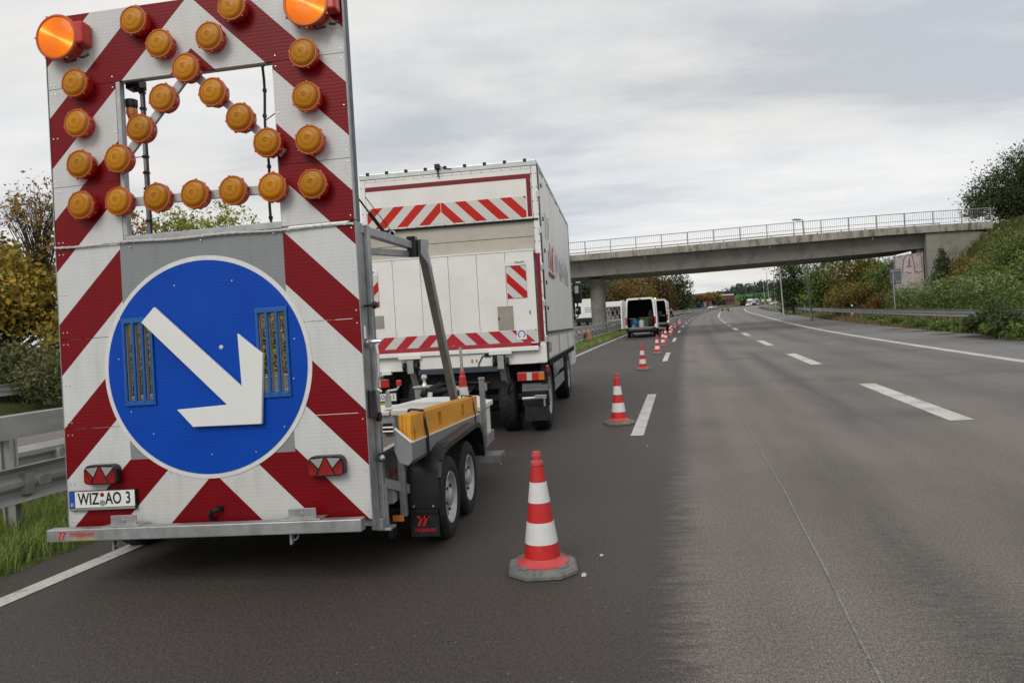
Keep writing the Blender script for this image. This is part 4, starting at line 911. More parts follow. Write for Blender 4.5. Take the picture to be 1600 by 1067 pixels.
for p_, q_ in (((.41,.16,2.62), (.55,.1,2.66)), ((-.55,.1,2.45), (-.45,.16,2.47))): b = MB(); b.beam(p_, q_, .005, .005); bp(b, 'cable_tie', BLACKP)
# tail lights
for u in (-.764, .776):
    v = .358 if u < 0 else .346
    def rr(w_, h_, rad, n=6):
        P = []
        for cx_, cz_, a0 in ((w_-rad, h_-rad, 0), (-w_+rad, h_-rad, 90), (-w_+rad, -h_+rad*.5, 180), (w_-rad, -h_+rad*.5, 270)):
            for k in range(n+1): a = R(a0+90*k/n); P.append((u+cx_+rad*math.cos(a), v+cz_+rad*(1 if a0 < 180 else .5)*math.sin(a)))
        return P
    b = MB(); b.prism(rr(.118, .064, .045), -.055, -.0005); h = bp(b, 'tail_light', BLACKP, bevel=.004)
    def tri(pts, m_, nm): b = MB(); b.prism([(u+x, v+z) for x, z in pts], -.060, -.0553); bp(b, nm, m_, h)
    tri([(-.055,-.055),(.055,-.055),(0,.055)], TLRED, 'reflector_triangle'); tri([(-.098,.045),(-.012,.05),(-.045,-.012)], TLCLR, 'lens'); tri([(.012,.05),(.098,.045),(.045,-.012)], TLCLR, 'lens')
    tri([(-.108,.03),(-.06,-.054),(-.108,-.054)], TLRED, 'lens'); tri([(.108,.03),(.06,-.054),(.108,-.054)], TLRED, 'lens')
    tri([(-.055,-.018),(-.062,-.05),(-.102,.035)], TLAMB if False else TLRED, 'lens'); tri([(.055,-.018),(.062,-.05),(.102,.035)], TLRED, 'lens')
# number plate
PM = MBD @ Matrix.Translation((-.782, -.024, .190))
b = MB(); b.box(-.24, .24, -.0, .022, -.066, .064); plate = b.build('number_plate', BLACKP, tr, PM, bevel=.004)
b = MB(); b.box(-.192, .235, -.003, -.0005, -.045, .059); b.build('plate_face', PLATEW, plate, PM)
b = MB(); b.box(-.235, -.1935, -.003, -.0005, -.045, .059); b.build('euro_band', EUBLUE, plate, PM)
b = MB(); b.box(-.235, .235, -.003, -.0005, -.062, -.048); b.build('plate_strip', ALU, plate, PM)
def ptxt(s, x, z, size, m_, sx=1., M=PM, par=plate, n=-.0035, bold=0., align='CENTER'): return text(s, size, m_, M @ Matrix.Translation((x, n, z)), 'lettering', par, .0006, sx, align, bold*1.7)
ptxt('WIZ', -.095, .007, .108, INK, .72, bold=.0012); ptxt('AO', .085, .007, .108, INK, .72, bold=.0012); ptxt('3', .190, .007, .108, INK, .72, bold=.0012); ptxt('D', -.214, -.025, .03, PLATEW, .9)
b = MB(); b.lathe([(.014,0),(.014,.0015)], 16, PM.inverted() @ PM @ Matrix.Translation((.005,-.003,.035)) @ RX); b.build('inspection_seal', TLRED, plate, PM)
b = MB(); b.lathe([(.02,0),(.02,.0015)], 18, Matrix.Translation((.005,-.003,-.018)) @ RX); b.build('registration_seal', GREYP, plate, PM)
# bar under the board, brackets, hook
b = MB(); b.box(-1.086, 1.02, -.155, -.075, -.045, .033); bar = bp(b, 'bumper_bar', GALV, bevel=.006)
text('TREBBINER', .034, REDTXT, MBD @ Matrix.Translation((-.835, -.1558, -.002)), 'lettering', bar, .0006, 1.05, bold=.0004)
text('FAHRZEUGFABRIK', .017, mat('yellow_lettering', (.6,.45,.05), .5), MBD @ Matrix.Translation((-.83, -.1558, -.031)), 'lettering', bar, .0006, 1.25, bold=.0002)
b = MB()
for dx in (0, .028): b.add([(-.985+dx*.9,-.1558,.012),(-.985+dx*.9+.012,-.1558,.012),(-.992+dx*.9,-.1558,-.034),(-1.004+dx*.9,-.1558,-.034)], [(0,1,2,3)])
b.box(-1.0,-.94,-.1562,-.1558,.010,.018); b.build('emblem', REDTXT, bar, MBD)
for u in (-.58, .625):
    b = MB(); b.box(u-.09, u+.09, -.10, -.092, .0335, .10); b.box(u-.13, u+.13, -.14, -.02, .0335, .040); b.tube((u, -.106, .065), (u, -.092, .065), .014, .014, 10); bp(b, 'bracket', GALV, bevel=.002)
    b = MB(); b.box(u-.09, u-.075, -.10, -.07, -.12, -.046); b.path([(u-.08,-.09,-.10),(u-.04,-.1,-.085),(u-.03,-.1,-.06)], .006); bp(b, 'bar_clip', GALV)
b = MB(); b.path([(-.02,-.02,.035),(-.02,-.04,.075),(-.0,-.05,.095),(.03,-.03,.1)], .014, 8); b.tube((.03,-.035,.1),(.035,-.002,.105),.02,.02,10); bp(b, 'cable_gland', BLACKP, smooth=True)
# fittings on the right edge of the board frame
def side(u, n, v): return MBD @ Vector((u, n, v))
b = MB(); b.tube((1.04,.08,1.33),(1.10,.06,1.33),.008,.008,8); b.lathe([(.018,0),(.026,.012),(.02,.03)], 12, Matrix.Translation((1.10,.06,1.33)) @ Matrix.Rotation(R(90),4,'Y')); bp(b, 'clamp_knob', BLACKP, smooth=True)
b = MB(); b.lathe([(.03,0),(.03,.02),(.045,.03)], 12, Matrix.Translation((1.045,.07,1.10)) @ Matrix.Rotation(R(90),4,'Y')); b.tube((1.07,.07,1.1),(1.14,.07,1.1),.012,.012,8); b.path([(1.11,.06,1.08),(1.12,.05,1.02),(1.115,.05,.88),(1.10,.05,.80),(1.13,.05,.78)], .010); b.tube((1.05,.03,1.12),(1.05,.03,1.2),.012,.012,8); bp(b, 'latch_lever', CHROME, smooth=True)
b = MB(); b.box(1.045, 1.085, .03, .075, .62, .80); bp(b, 'black_handle', BLACKP, bevel=.008)
for v in (.36, .62):
    b = MB(); b.tube((1.06,.14,v), (1.085,.14,v), .03, .03, 12); bp(b, 'side_marker_base', BLACKP)
b = MB(); b.lathe([(.02,0),(.02,.012),(.012,.022),(0,.024)], 14, Matrix.Translation((1.085,.12,.36)) @ RX); bp(b, 'side_marker_lamp', CHROME, smooth=True)
b = MB(); b.box(1.0, 1.075, .08, .20, -.09, -.02); b.box(1.03,1.12,.10,.22,-.10,-.085); b.box(1.065,1.085,.16,.19,-.08,.18); bp(b, 'hinge_foot', GALV, bevel=.003)
# left edge handle
b = MB(); b.path([(-1.055,.05,1.30),(-1.08,.05,1.28),(-1.08,.05,1.08),(-1.055,.05,1.06)], .008); bp(b, 'grab_handle', RAILW)
# bed
b = MB(); b.box(-3.62, -1.62, 4.62, 7.15, .50, .53); b.build('bed_floor', WOOD, tr)
for x0, x1 in ((-3.65, -3.622), (-1.618, -1.59)): b = MB(); b.box(x0, x1, 4.60, 7.15, .40, .76); b.box(x0-.01, x1+.01, 4.60, 7.15, .745, .775); b.build('side_wall', ALU, tr, bevel=.003)
b = MB()
for x in (-3.1, -2.1): b.box(x-.05, x+.05, 4.65, 8.3, .37, .49)
for y in (4.75, 5.4, 6.2, 7.0): b.box(-3.6, -1.62, y-.03, y+.03, .415, .495)
b.beam((-3.05, 7.9, .44), (-2.6, 9.6, .46), .08, .1); b.beam((-2.15, 7.9, .44), (-2.6, 9.6, .46), .08, .1); b.build('chassis', GALV, tr)
for y in (5.42, 6.12): b = MB(); b.box(-3.8, -1.45, y-.06, y+.06, .24, .36); b.build('axle', DARK, tr, bevel=.02)
b = MB(); b.box(-3.55, -1.68, 5.06, 5.10, .22, .40); b.build('rear_shade_plate', DARK, tr)  # dark plate added to block the light under the trailer
b = MB(); b.box(-3.4, -1.8, 6.5, 6.54, .18, .40); b.build('cross_shade_plate', DARK, tr)  # second plate added to keep daylight out beneath the bed
b = MB(); b.box(-3.45, -1.8, 4.7, 7.0, .395, .41); b.build('under_shade_plate', DARK, tr)  # dark sheet added to blacken the shade below the floor
text('TREBBINER', .06, REDTXT, Matrix.Translation((-1.588, 5.0, .59)) @ Matrix.Rotation(R(90), 4, 'Z'), 'lettering', tr, .0006, 1.)
# posts along the right side
for (x, y, z0, z1, w_) in ((PY(631, 785, 4.86).x, 4.86, .31, 1.0, .045), (-1.33, 7.08, .40, 1.08, .05), (-1.62, 7.45, .3, .7, .05)):
    b = MB(); b.box(x-w_/2, x+w_/2, y-w_/2, y+w_/2, z0, z1); b.box(x-w_/2-.004, x+w_/2+.004, y-w_/2-.004, y+w_/2+.004, z1-.02, z1+.003); b.build('post', GALV, tr, bevel=.004)
b = MB(); b.box(-1.70,-1.34,7.0,7.14,.40,.46); b.box(-1.62,-1.49,4.88,4.93,.44,.50); b.build('post_bracket', GALV, tr)
b = MB(); b.box(-1.62,-1.54,4.75,4.95,.42,.52); b.beam((-1.58,4.6,.60),(-1.5,5.0,.46),.05,.06); b.build('hinge_arm', GALVD, tr)
b = MB(); b.box(-1.575,-1.545,4.72,4.80,.20,.32) ; b.build('lamp_carrier', BLACKP, tr)
b = MB(); b.box(-1.545,-1.47,4.735,4.745,.305,.345); b.build('amber_reflector', TLAMB, tr)
# support arm from the board to the bed
a0 = side(1.02, .1, 1.83); a1 = PY(642, 384, 5.3); a2 = PY(660, 388, 5.38); a3 = PY(712, 634, 6.7)
b = MB(); b.beam(a0, a1, .055, .055); b.build('support_beam', GALV, tr, bevel=.004)
b = MB(); b.beam(side(.95, .1, 1.70), a1+Vector((-.02,0,-.06)), .045, .045); b.build('support_beam', GALV, tr, bevel=.004)
b = MB(); b.beam(a2, a3, .06, .075, (0,1,0)); b.build('support_strut', GALV, tr, bevel=.004)
b = MB(); q = PY(644, 386, 5.3); b.box(q.x-.03, q.x+.035, q.y-.04, q.y+.04, q.z-.075, q.z+.075); b.build('rubber_stop', BLACKP, tr, bevel=.006)
b = MB(); b.beam(q+Vector((.03,.03,.0)), a2+Vector((.02,0,.0)), .10, .11); b.prism([(q.x+.05,q.z-.04),(q.x+.11,q.z-.02),(q.x+.135,q.z-.17)], 5.3, 5.34); b.build('gusset', GALV, tr, bevel=.004)
s0 = side(1.02, .1, 2.05); s1 = PY(607, 372, 5.0)
b = MB(); sm_ = s0.lerp(s1, .42); b.tube(s0, sm_, .006, .006, 8); b.tube(sm_, s1, .013, .013, 10); b.tube(s0+Vector((.03,.1,0)), s1+Vector((.03,.02,.03)), .003, .003, 5); b.build('gas_strut', BLACKP, tr, smooth=True)
b = MB(); b.lathe([(.014,-.006),(.022,0),(.014,.006),(.014,-.006)], 14, Matrix.Translation(s1+Vector((.03,0,.03))) @ RX); b.tube(s1+Vector((-.02,0,-.02)), s1+Vector((.03,0,-.03)), .012, .012); b.build('shackle', CHROME, tr, smooth=True)
# wheels
def wheel(parent, cx, cy, r, wd, side_=1, rimmat=WHITE, rim_r=.62, zc=None):
    M = Matrix.Translation((cx, cy, r if zc is None else zc)) @ Matrix.Rotation(R(90*side_), 4, 'Y')   # local z -> outward
    b = MB(); b.lathe([(r*rim_r, -wd), (r*.93, -wd), (r, -wd*.85), (r, -wd*.15), (r*.94, -.006), (r*.84, .006), (r*.70, .0), (r*rim_r, -.012)], 36, None, caps=False)
    for k in range(36):
        a = 2*math.pi*k/36; b.box(r*.985, r*1.006, -.012, .012, -wd*.82, -wd*.55, 0, Matrix.Rotation(a, 4, 'Z')); b.box(r*.985, r*1.006, -.012, .012, -wd*.45, -wd*.18, 0, Matrix.Rotation(a+.08, 4, 'Z'))
    ty = b.build('wheel', BLACK, parent, M, smooth=True)
    rr_ = r*rim_r
    b = MB(); b.lathe([(rr_*1.02, -.010), (rr_*1.0, -.004), (rr_*.93, -.012), (rr_*.88, -.04), (rr_*.80, -.055), (rr_*.62, -.035), (rr_*.36, -.03), (rr_*.34, -.012), (rr_*.25, .0), (0, .002)], 36, None, caps=False); rm = b.build('rim', rimmat, ty, M, smooth=True)
    b = MB()
    for k in range(5): a = 2*math.pi*k/5; b.tube((rr_*.48*math.cos(a), rr_*.48*math.sin(a), -.036), (rr_*.48*math.cos(a), rr_*.48*math.sin(a), -.016), rr_*.06, rr_*.05, 6)
    for k in range(10):
        a = 2*math.pi*k/10+.2; b.tube((rr_*.72*math.cos(a), rr_*.72*math.sin(a), -.045), (rr_*.72*math.cos(a), rr_*.72*math.sin(a), -.0425), rr_*.07, rr_*.07, 8)
    b.build('wheel_bolts', DARK, ty, M)
    return ty
RIMS = mat('silver_rim', (.46,.47,.48), .35, .3, .1, 8, .5, 0, (.12,.11,.1), 6, .4)
for cy in (5.42, 6.12):
    wheel(tr, -1.295, cy, .305, .185, 1, RIMS); wheel(tr, -3.915, cy, .305, .185, -1, RIMS)
# mudguards: swept arch over both wheels
def mudguard(x0, x1):
    pf = [(4.96,.305),(4.96,.56),(5.00,.66),(5.10,.725),(5.25,.745),(6.30,.745),(6.45,.725),(6.55,.65),(6.60,.54),(6.62,.42)]
    b = MB(); n = len(pf)
    inn = [(y+(.02 if y < 5.2 else -.02 if y > 6.4 else 0), z-.02) for y, z in pf]
    vs_ = [(x0, y, z) for y, z in pf]+[(x1, y, z) for y, z in pf]+[(x0, y, z) for y, z in inn]+[(x1, y, z) for y, z in inn]; fs = []
    for k in range(n-1): fs += [(k, k+1, n+k+1, n+k), (2*n+k, 3*n+k, 3*n+k+1, 2*n+k+1), (n+k, n+k+1, 3*n+k+1, 3*n+k), (k, 2*n+k, 2*n+k+1, k+1)]
    fs += [(0, n, 3*n, 2*n), (n-1, 3*n-1, 4*n-1, 2*n-1)]; b.add(vs_, fs)
    o = b.build('mudguard', BLACKP, tr, smooth=True, bevel=.006)
    b = MB(); xo = x1 if x1 > -2 else x0; lip = [(y, z) for y, z in pf]
    for (ya, za), (yb, zb) in zip(lip[:-1], lip[1:]): b.beam((xo-.012*(1 if x1 > -2 else -1), ya, za-.02), (xo-.012*(1 if x1 > -2 else -1), yb, zb-.02), .022, .045, (0,0,1) if abs(yb-ya) > .05 else (0,1,0))
    b.build('mudguard_lip', BLACKP, o)
mudguard(-1.50, -1.25); mudguard(-3.96, -3.71)
b = MB(); b.box(-1.487, -1.285, 4.945, 4.955, .14, .325); fl = b.build('mud_flap', BLACK, tr, bevel=.003)
b = MB(); b.box(-1.487,-1.285,4.935,4.944,.305,.33); b.build('flap_strip', DARK, fl)
text('TREBBINER', .036, REDTXT, Matrix.Translation((-1.386, 4.943, .185)), 'lettering', fl, .0006, .9, bold=.0002)
b = MB()
for dx in (0, .035): b.add([(-1.41+dx,4.943,.285),(-1.392+dx,4.943,.285),(-1.42+dx,4.943,.215),(-1.44+dx,4.943,.215)], [(0,1,2,3)])
b.add([(-1.435,4.943,.285),(-1.35,4.943,.285),(-1.355,4.943,.268),(-1.44,4.943,.268)], [(0,1,2,3)]); b.build('emblem', REDTXT, fl)
for x in (-1.46, -1.32): b = MB(); b.tube((x,4.965,.35),(x,4.955-.01,.35),.008,.008,8); b.build('bolt', CHROME, tr)
# tray with the yellow boards, tilted slightly forward-down
ty0, ty1 = 4.60, 6.93
def tz(y, z): return z-.043*(y-ty0)
b = MB()
sec = [(-1.452,.94),(-1.462,.80),(-1.435,.72),(-1.375,.70),(-1.345,.735),(-1.345,.845)]
o_ = [(x, z) for x, z in sec]; i_ = [(-1.448,.935),(-1.456,.80),(-1.430,.731),(-1.378,.712),(-1.351,.742),(-1.351,.845)]
n = len(sec); vs_ = []
for y in (ty0, ty1):
    for P in (o_, i_): vs_ += [(x, y, tz(y, z)) for x, z in P]
fs = []
for k in range(n-1): fs += [(k, k+1, 2*n+k+1, 2*n+k), (n+k, 3*n+k, 3*n+k+1, n+k+1), (k, n+k, n+k+1, k+1), (2*n+k, 2*n+k+1, 3*n+k+1, 3*n+k)]
fs += [(0, 2*n, 3*n, n), (n-1, 2*n-1, 4*n-1, 3*n-1)]
b.add(vs_, fs); e = [(x, z) for x, z in o_]
b.add([(x, ty0+.004, tz(ty0, z)) for x, z in o_]+[(x, ty0+.014, tz(ty0, z)) for x, z in o_], [tuple(range(n)), tuple(range(2*n-1, n-1, -1))])
tray = b.build('board_tray', mat('brushed_grey_tray', (.29,.295,.30), .4, .45, .12, 6, .5, .03, (.2,.2,.2), 3, .4, (1,.2,1)), tr)
b = MB(); b.beam((-1.345, ty0, tz(ty0,.848)), (-1.345, ty1, tz(ty1,.848)), .014, .008); b.beam((-1.452, ty0, tz(ty0,.944)), (-1.345, ty0, tz(ty0,.850)), .012, .012); b.build('tray_edge', WHITE2, tray)
b = MB(); b.box(-1.344,-1.342,6.05,6.12,tz(6.1,.745),tz(6.1,.80)); b.build('yellow_sticker', mat('yellow_sticker', (.7,.5,.03), .5), tray)
b = MB(); b.box(-1.62,-1.46,5.15,5.2,.60,.72); b.box(-1.62,-1.46,6.6,6.65,.55,.66); b.build('tray_support', GALV, tr)
# toolbox with lids
b = MB(); b.box(-3.5, -1.40, 7.22, 7.85, .40, .735); bx = b.build('toolbox', mat('pale_grey_box', (.42,.44,.44), .45, .1, .08, 4, .4, 0, (.25,.25,.24), 2, .5), tr, bevel=.008)
b = MB(); b.box(-3.53, -2.32, 7.19, 7.88, .737, .78); b.build('toolbox_lid', WHITE, tr, bevel=.008)
b = MB(); b.box(-2.30, -1.37, 7.19, 7.88, .737, .79); b.build('toolbox_lid', WHITE, tr, bevel=.008)
b = MB(); b.prism([(-2.4,.79),(-1.40,.79),(-1.52,.845),(-2.1,.85)], 7.25, 7.8); b.build('lid_board', WOOD if False else WHITE, tr)
b = MB(); b.box(-1.398,-1.392,7.3,7.78,.47,.71); b.build('box_end_panel', WHITE, bx, bevel=.004)
b = MB(); b.box(-1.42,-1.37,7.2,7.85,.36,.47); b.box(-1.43,-1.41,7.21,7.215,.5,.6); b.build('box_corner', ALU, bx)
for x in (-2.6, -2.1, -1.7): b = MB(); b.box(x-.04, x+.04, 7.205, 7.22, .70, .765); b.build('latch', CHROME, bx)
b = MB(); b.box(-2.38,-2.30,7.15,7.215,.56,.66); b.build('lamp_socket', BLACKP, bx)
for z in (.585, .625): b = MB(); b.tube((-2.37,7.13,z),(-2.26,7.13,z),.012,.012,8); b.build('socket_pin', CHROME, bx)
# blue tip notice and step at the front right
b = MB(); q = PX(739, 676, -1.37); b.box(-1.372,-1.368,q.y-.06,q.y+.06,q.z-.06,q.z+.06); b.build('blue_notice', EUBLUE, tr)
b = MB()
for k in range(5): b.box(-1.42, -1.20, 7.12+k*.055, 7.145+k*.055, .285, .31)
b.box(-1.43,-1.19,7.10,7.115,.24,.315); b.box(-1.43,-1.19,7.365,7.38,.24,.315); b.build('step', GALV, tr)
# crank post, ball post, winch
q = PY(606, 618, 7.6); b = MB(); b.tube((q.x, 7.6, .45), (q.x, 7.6, q.z+.0), .035, .035, 12); b.tube((q.x,7.6,q.z),(q.x,7.6,q.z+.05),.022,.022,10); b.path([(q.x,7.6,q.z+.05),(q.x+.10,7.6,q.z+.06),(q.x+.13,7.6,q.z+.10)], .012); b.build('jockey_post', GALV, tr, smooth=True)
b = MB(); b.box(q.x+.105, q.x+.155, 7.575, 7.625, q.z+.10, q.z+.16); b.build('crank_grip', REDL, tr, bevel=.01)
q = PY(661, 606, 8.4); b = MB(); b.prism([(q.x-.07,.4),(q.x+.07,.4),(q.x+.085,q.z),(q.x-.085,q.z)], 8.33, 8.47); b.box(q.x-.10,q.x+.10,8.31,8.49,q.z+.002,q.z+.025); b.build('storage_post', GALV, tr, bevel=.004)
b = MB(); b.lathe([(.035,0),(.025,.02),(.018,.05),(.02,.06),(.034,.075),(.037,.095),(.03,.12),(0,.132)], 16, Matrix.Translation((q.x+.02, 8.4, q.z+.026))); b.build('tow_ball', CHROME, tr, smooth=True)
b = MB(); q2 = PY(664, 620, 8.2); b.beam((q2.x+.0,8.2,.5),(q2.x+.07,8.2,q2.z+.05),.05,.05); b.build('white_lever', WHITE2, tr)
b = MB()
for k in range(12): b.tube((-2.15+random.uniform(-.15,.2), 8.3+random.uniform(-.1,.1), .78+random.uniform(-.06,.1)), (-2.05+random.uniform(-.15,.25), 8.35, .80+random.uniform(-.06,.14)), random.uniform(.015,.04), None, 8)
b.build('winch', DARK, tr)

# yellow boards lying in the tray, straps round them
for k, (x0, x1, zt) in enumerate(((-1.382,-1.353,1.02), (-1.412,-1.384,1.03), (-1.442,-1.414,1.025))):
    lab = ('yellow barrier board with two drop-shaped hand holes, outermost in the trailer tray', 'middle yellow barrier board in the trailer tray between the other two', 'innermost yellow barrier board in the trailer tray, farthest from the wheels')[k]
    b = MB(); y0, y1 = 4.635+.01*k, 6.90-.02*k
    b.add([(x0,y0,tz(y0,.745)),(x1,y0,tz(y0,.745)),(x1,y1,tz(y1,.745)),(x0,y1,tz(y1,.745)),(x0,y0,tz(y0,zt)),(x1,y0,tz(y0,zt)),(x1,y1,tz(y1,zt)),(x0,y1,tz(y1,zt))], [(0,3,2,1),(4,5,6,7),(0,1,5,4),(1,2,6,5),(2,3,7,6),(3,0,4,7)])
    o = tag(b.build('barrier_board', YELLOW), lab, 'barrier board', 'yellow boards in the tray'); 
    if k == 0:
        cb = []
        for yc in (5.42, 6.25): cb.append((x1-.03, x1+.02, yc-.05, yc+.05, tz(yc,.885), tz(yc,.985)))
        cb.append((x1-.03, x1+.02, 4.70, 4.735, tz(4.7,.84), tz(4.7,.92)))
        cut(o, cb)
    bv = o.modifiers.new('bevel', 'BEVEL'); bv.width = .006; bv.segments = 2; bv.limit_method = 'ANGLE'
for (y, lab) in ((4.93, 'black rubber strap round the rear end of the yellow boards'), (6.68, 'black rubber strap round the front end of the yellow boards')):
    b = MB()
    for dy in ((0, .035) if y < 5 else (0,)):
        zt = tz(y, 1.04); b.path([(-1.468,y+dy,tz(y,.92)),(-1.45,y+dy,zt),(-1.36,y+dy+.02,tz(y,1.028)),(-1.338,y+dy+.03,tz(y,.86)),(-1.338,y+dy+.03,tz(y,.735)),(-1.42,y+dy+.02,tz(y,.69)),(-1.5,y+dy+.02,tz(y,.685))], .006)
    tag(b.build('rubber_strap', BLACKP), lab, 'strap', 'straps round the yellow boards')

# ------------------------------------------------------------------ truck
YT = 11.2; XR, XL = -1.07, -3.86
tk = thing('box_truck', (-2.35, 14.5, 0), 'white box truck with tail lift and red-white warning stripes parked ahead of the trailer', 'truck')
ST_UP = stripe_mat('upper_warning_stripes', 1, 1, .353, 3.755, .49, -2.58, a=(.50,.022,.014), bcol=(.62,.61,.58))
ST_LO = stripe_mat('lower_warning_stripes', 1, 1, .36, 1.70, .50, -2.50, a=(.42,.028,.040), bcol=(.58,.58,.57))
ST_FR = stripe_mat('right_flag_stripes', 1, 1, .30, .93, .50, None, a=(.46,.015,.018), bcol=(.60,.60,.59))
ST_FL = stripe_mat('left_flag_stripes', -1, 1, .30, 6.18, .50, None, a=(.46,.015,.018), bcol=(.60,.60,.59))
def tb(name, x0, x1, y0, y1, z0, z1, m_, par=None, bevel=0): b = MB(); b.box(x0, x1, y0, y1, z0, z1); return b.build(name, m_, par or tk, bevel=bevel)
tb('cargo_box', XL+.02, XR-.02, YT+.12, 18.4, 1.02, 4.0, WHITE)
b = MB(); # curtain side, slightly rippled
ny, nz = 60, 16
for i in range(ny+1):
    for j in range(nz+1):
        y = YT+.14+i*(18.36-YT-.14)/ny; z = 1.47+j*(4.0-1.47)/nz
        b.v.append(Vector((XR+.004+.009*math.sin(y*5.3+z*1.2)*math.sin(z*2.1+y)+.006*math.sin(y*17), y, z)))
for i in range(ny):
    for j in range(nz): a = i*(nz+1)+j; b.f.append([a, a+nz+1, a+nz+2, a+1]); b.m.append(0)
tarp = b.build('side_curtain', TARP, tk, smooth=True)
tb('side_curtain', XL-.012, XL+.006, YT+.14, 18.36, 1.47, 4.0, TARP)
tb('front_post', XR-.05, XR+.02, 18.36, 18.44, 1.0, 4.02, GALVD)
tb('top_rail', XR-.06, XR+.012, YT+.11, 18.4, 3.985, 4.05, GALVD)
# rear frame
tb('rear_post', XR-.085, XR+.006, YT, YT+.115, 1.03, 3.98, WHITE, bevel=.006); tb('rear_post', XL, XL+.085, YT, YT+.115, 1.03, 3.98, WHITE, bevel=.006)
tb('top_beam', XL, XR+.006, YT-.004, YT+.115, 3.983, 4.075, ALU, bevel=.012)
tb('post_seal', XR+.007, XR+.022, YT+.0, YT+.13, 1.03, 4.0, BLACKP)
for k in range(9):
    x = XL+.12+k*.31; tb('rail_clip', x, x+.045, YT-.02, YT+.02, 4.055, 4.095, DARK)
x = PY(684, 266, YT).x; tb('rear_camera', x-.04, x+.04, YT-.06, YT+.03, 4.05, 4.13, BLACKP, bevel=.008)
b = MB(); b.path([(x+.04,YT-.02,4.09),(x+.10,YT-.03,4.06),(x+.22,YT-.03,4.045)], .008); b.tube((x,YT-.02,4.05),(x+.01,YT-.03,3.93),.012,.012); b.build('camera_cable', BLACKP, tk)
tb('top_seal', XL+.09, XR-.09, YT-.003, YT+.1, 3.945, 3.981, WHITE)
tb('upper_door', XL+.09, XR-.09, YT-.002, YT+.1, 3.19, 3.942, WHITE, bevel=.004)
tb('red_tape', XL+.09, XR-.095, YT-.005, YT-.0024, 3.80, 3.87, RED); tb('red_tape', XR-.165, XR-.10, YT-.005, YT-.0024, 3.22, 3.798, RED)
tb('stripe_panel', -2.575, XR-.185, YT-.006, YT-.0026, 3.215, 3.535, ST_UP); tb('stripe_panel', XL+.10, -2.585, YT-.006, YT-.0026, 3.215, 3.535, ST_UP)
tb('lower_edge_seal', XL+.09, XR-.01, YT-.02, YT+.05, 3.165, 3.187, BLACK)
tb('shutter_slat', XL+.09, XR-.09, YT+.03, YT+.08, 2.925, 3.162, BEIGE, bevel=.006); tb('shutter_slat', XL+.09, XR-.09, YT+.03, YT+.08, 2.66, 2.918, BEIGE, bevel=.006)
# tail lift: upright platform of six planks
xs_ = np.linspace(XL+.02, XR-.11, 7)
for i in range(6): tb('lift_plank', xs_[i]+.003, xs_[i+1]-.003, YT-.055, YT-.006, 1.30, 2.70, WHITE, bevel=.003)
tb('lift_edge', XL+.02, XR-.11, YT-.062, YT+.02, 2.703, 2.725, WHITE)
tb('red_tape', XR-.085, XR-.022, YT-.006, YT-.0015, 1.32, 2.66, RED); tb('red_tape', XR-.20, XR-.09, YT-.0605, YT-.0565, 1.24, 1.30, RED)
tb('stripe_panel', XL+.05, XR-.13, YT-.060, YT-.0565, 1.325, 1.51, ST_LO); tb('red_tape', XL+.02, XR-.22, YT-.062, YT-.0565, 1.262, 1.322, mat('faded_red_tape', (.36,.03,.04), .5))
tb('platform_lip', XL+.02, XR-.11, YT-.075, YT-.002, 1.19, 1.259, WHITE, bevel=.008)
for (x0, x1, z0, z1) in ((-1.78,-1.54,1.525,1.885), (-3.78,-3.58,1.66,1.86)):
    tb('hatch', max(x0, XL+.03), x1, YT-.064, YT-.0565, z0, z1, mat('grey_beige_hatch', (.30,.28,.24), .5), bevel=.003)
tb('hatch_lock', -1.775, -1.755, YT-.07, YT-.0645, 1.68, 1.72, BLACKP); tb('lock_slot', -1.29, -1.275, YT-.06, YT-.0565, 1.74, 1.80, BLACK)
for (x0, x1, m_) in ((-1.61,-1.30,ST_FR), (-3.86+.26,-3.60+.0,ST_FL)):
    if m_ is ST_FL: x0, x1 = -3.60, -3.62+.02
for (cx_, m_) in ((-1.455, ST_FR), (-3.62, ST_FL)):
    x0, x1 = (cx_-.152, cx_+.152) if m_ is ST_FR else (XL+.0, -3.60)
    if m_ is ST_FL: x0, x1 = -3.60-.02, -3.40
pass
fl_ = tb('warning_flag', -1.61, -1.31, YT-.068, YT-.0575, 2.0, 2.48, ST_FR); tb('flag_header', -1.625, -1.305, YT-.066, YT-.0575, 2.482, 2.56, PLATEW, fl_)
text('SAAR', .05, INK, Matrix.Translation((-1.40, YT-.0685, 2.535)), 'lettering', fl_, .0008, 1.2); tb('flag_rod', -1.61,-1.31,YT-.07,YT-.0665,2.482,2.49,DARK, fl_)
q = PY(569, 450, YT); fx0 = XL+.035; fx1 = PY(593, 450, YT).x
fl_ = tb('warning_flag', fx1-.30, fx1, YT-.068, YT-.0575, 2.0, 2.48, ST_FL); tb('flag_header', fx1-.30, fx1+.005, YT-.066, YT-.0575, 2.482, 2.56, PLATEW, fl_)
text('SAAR', .05, INK, Matrix.Translation((fx1-.12, YT-.0685, 2.535)), 'lettering', fl_, .0008, 1.2)
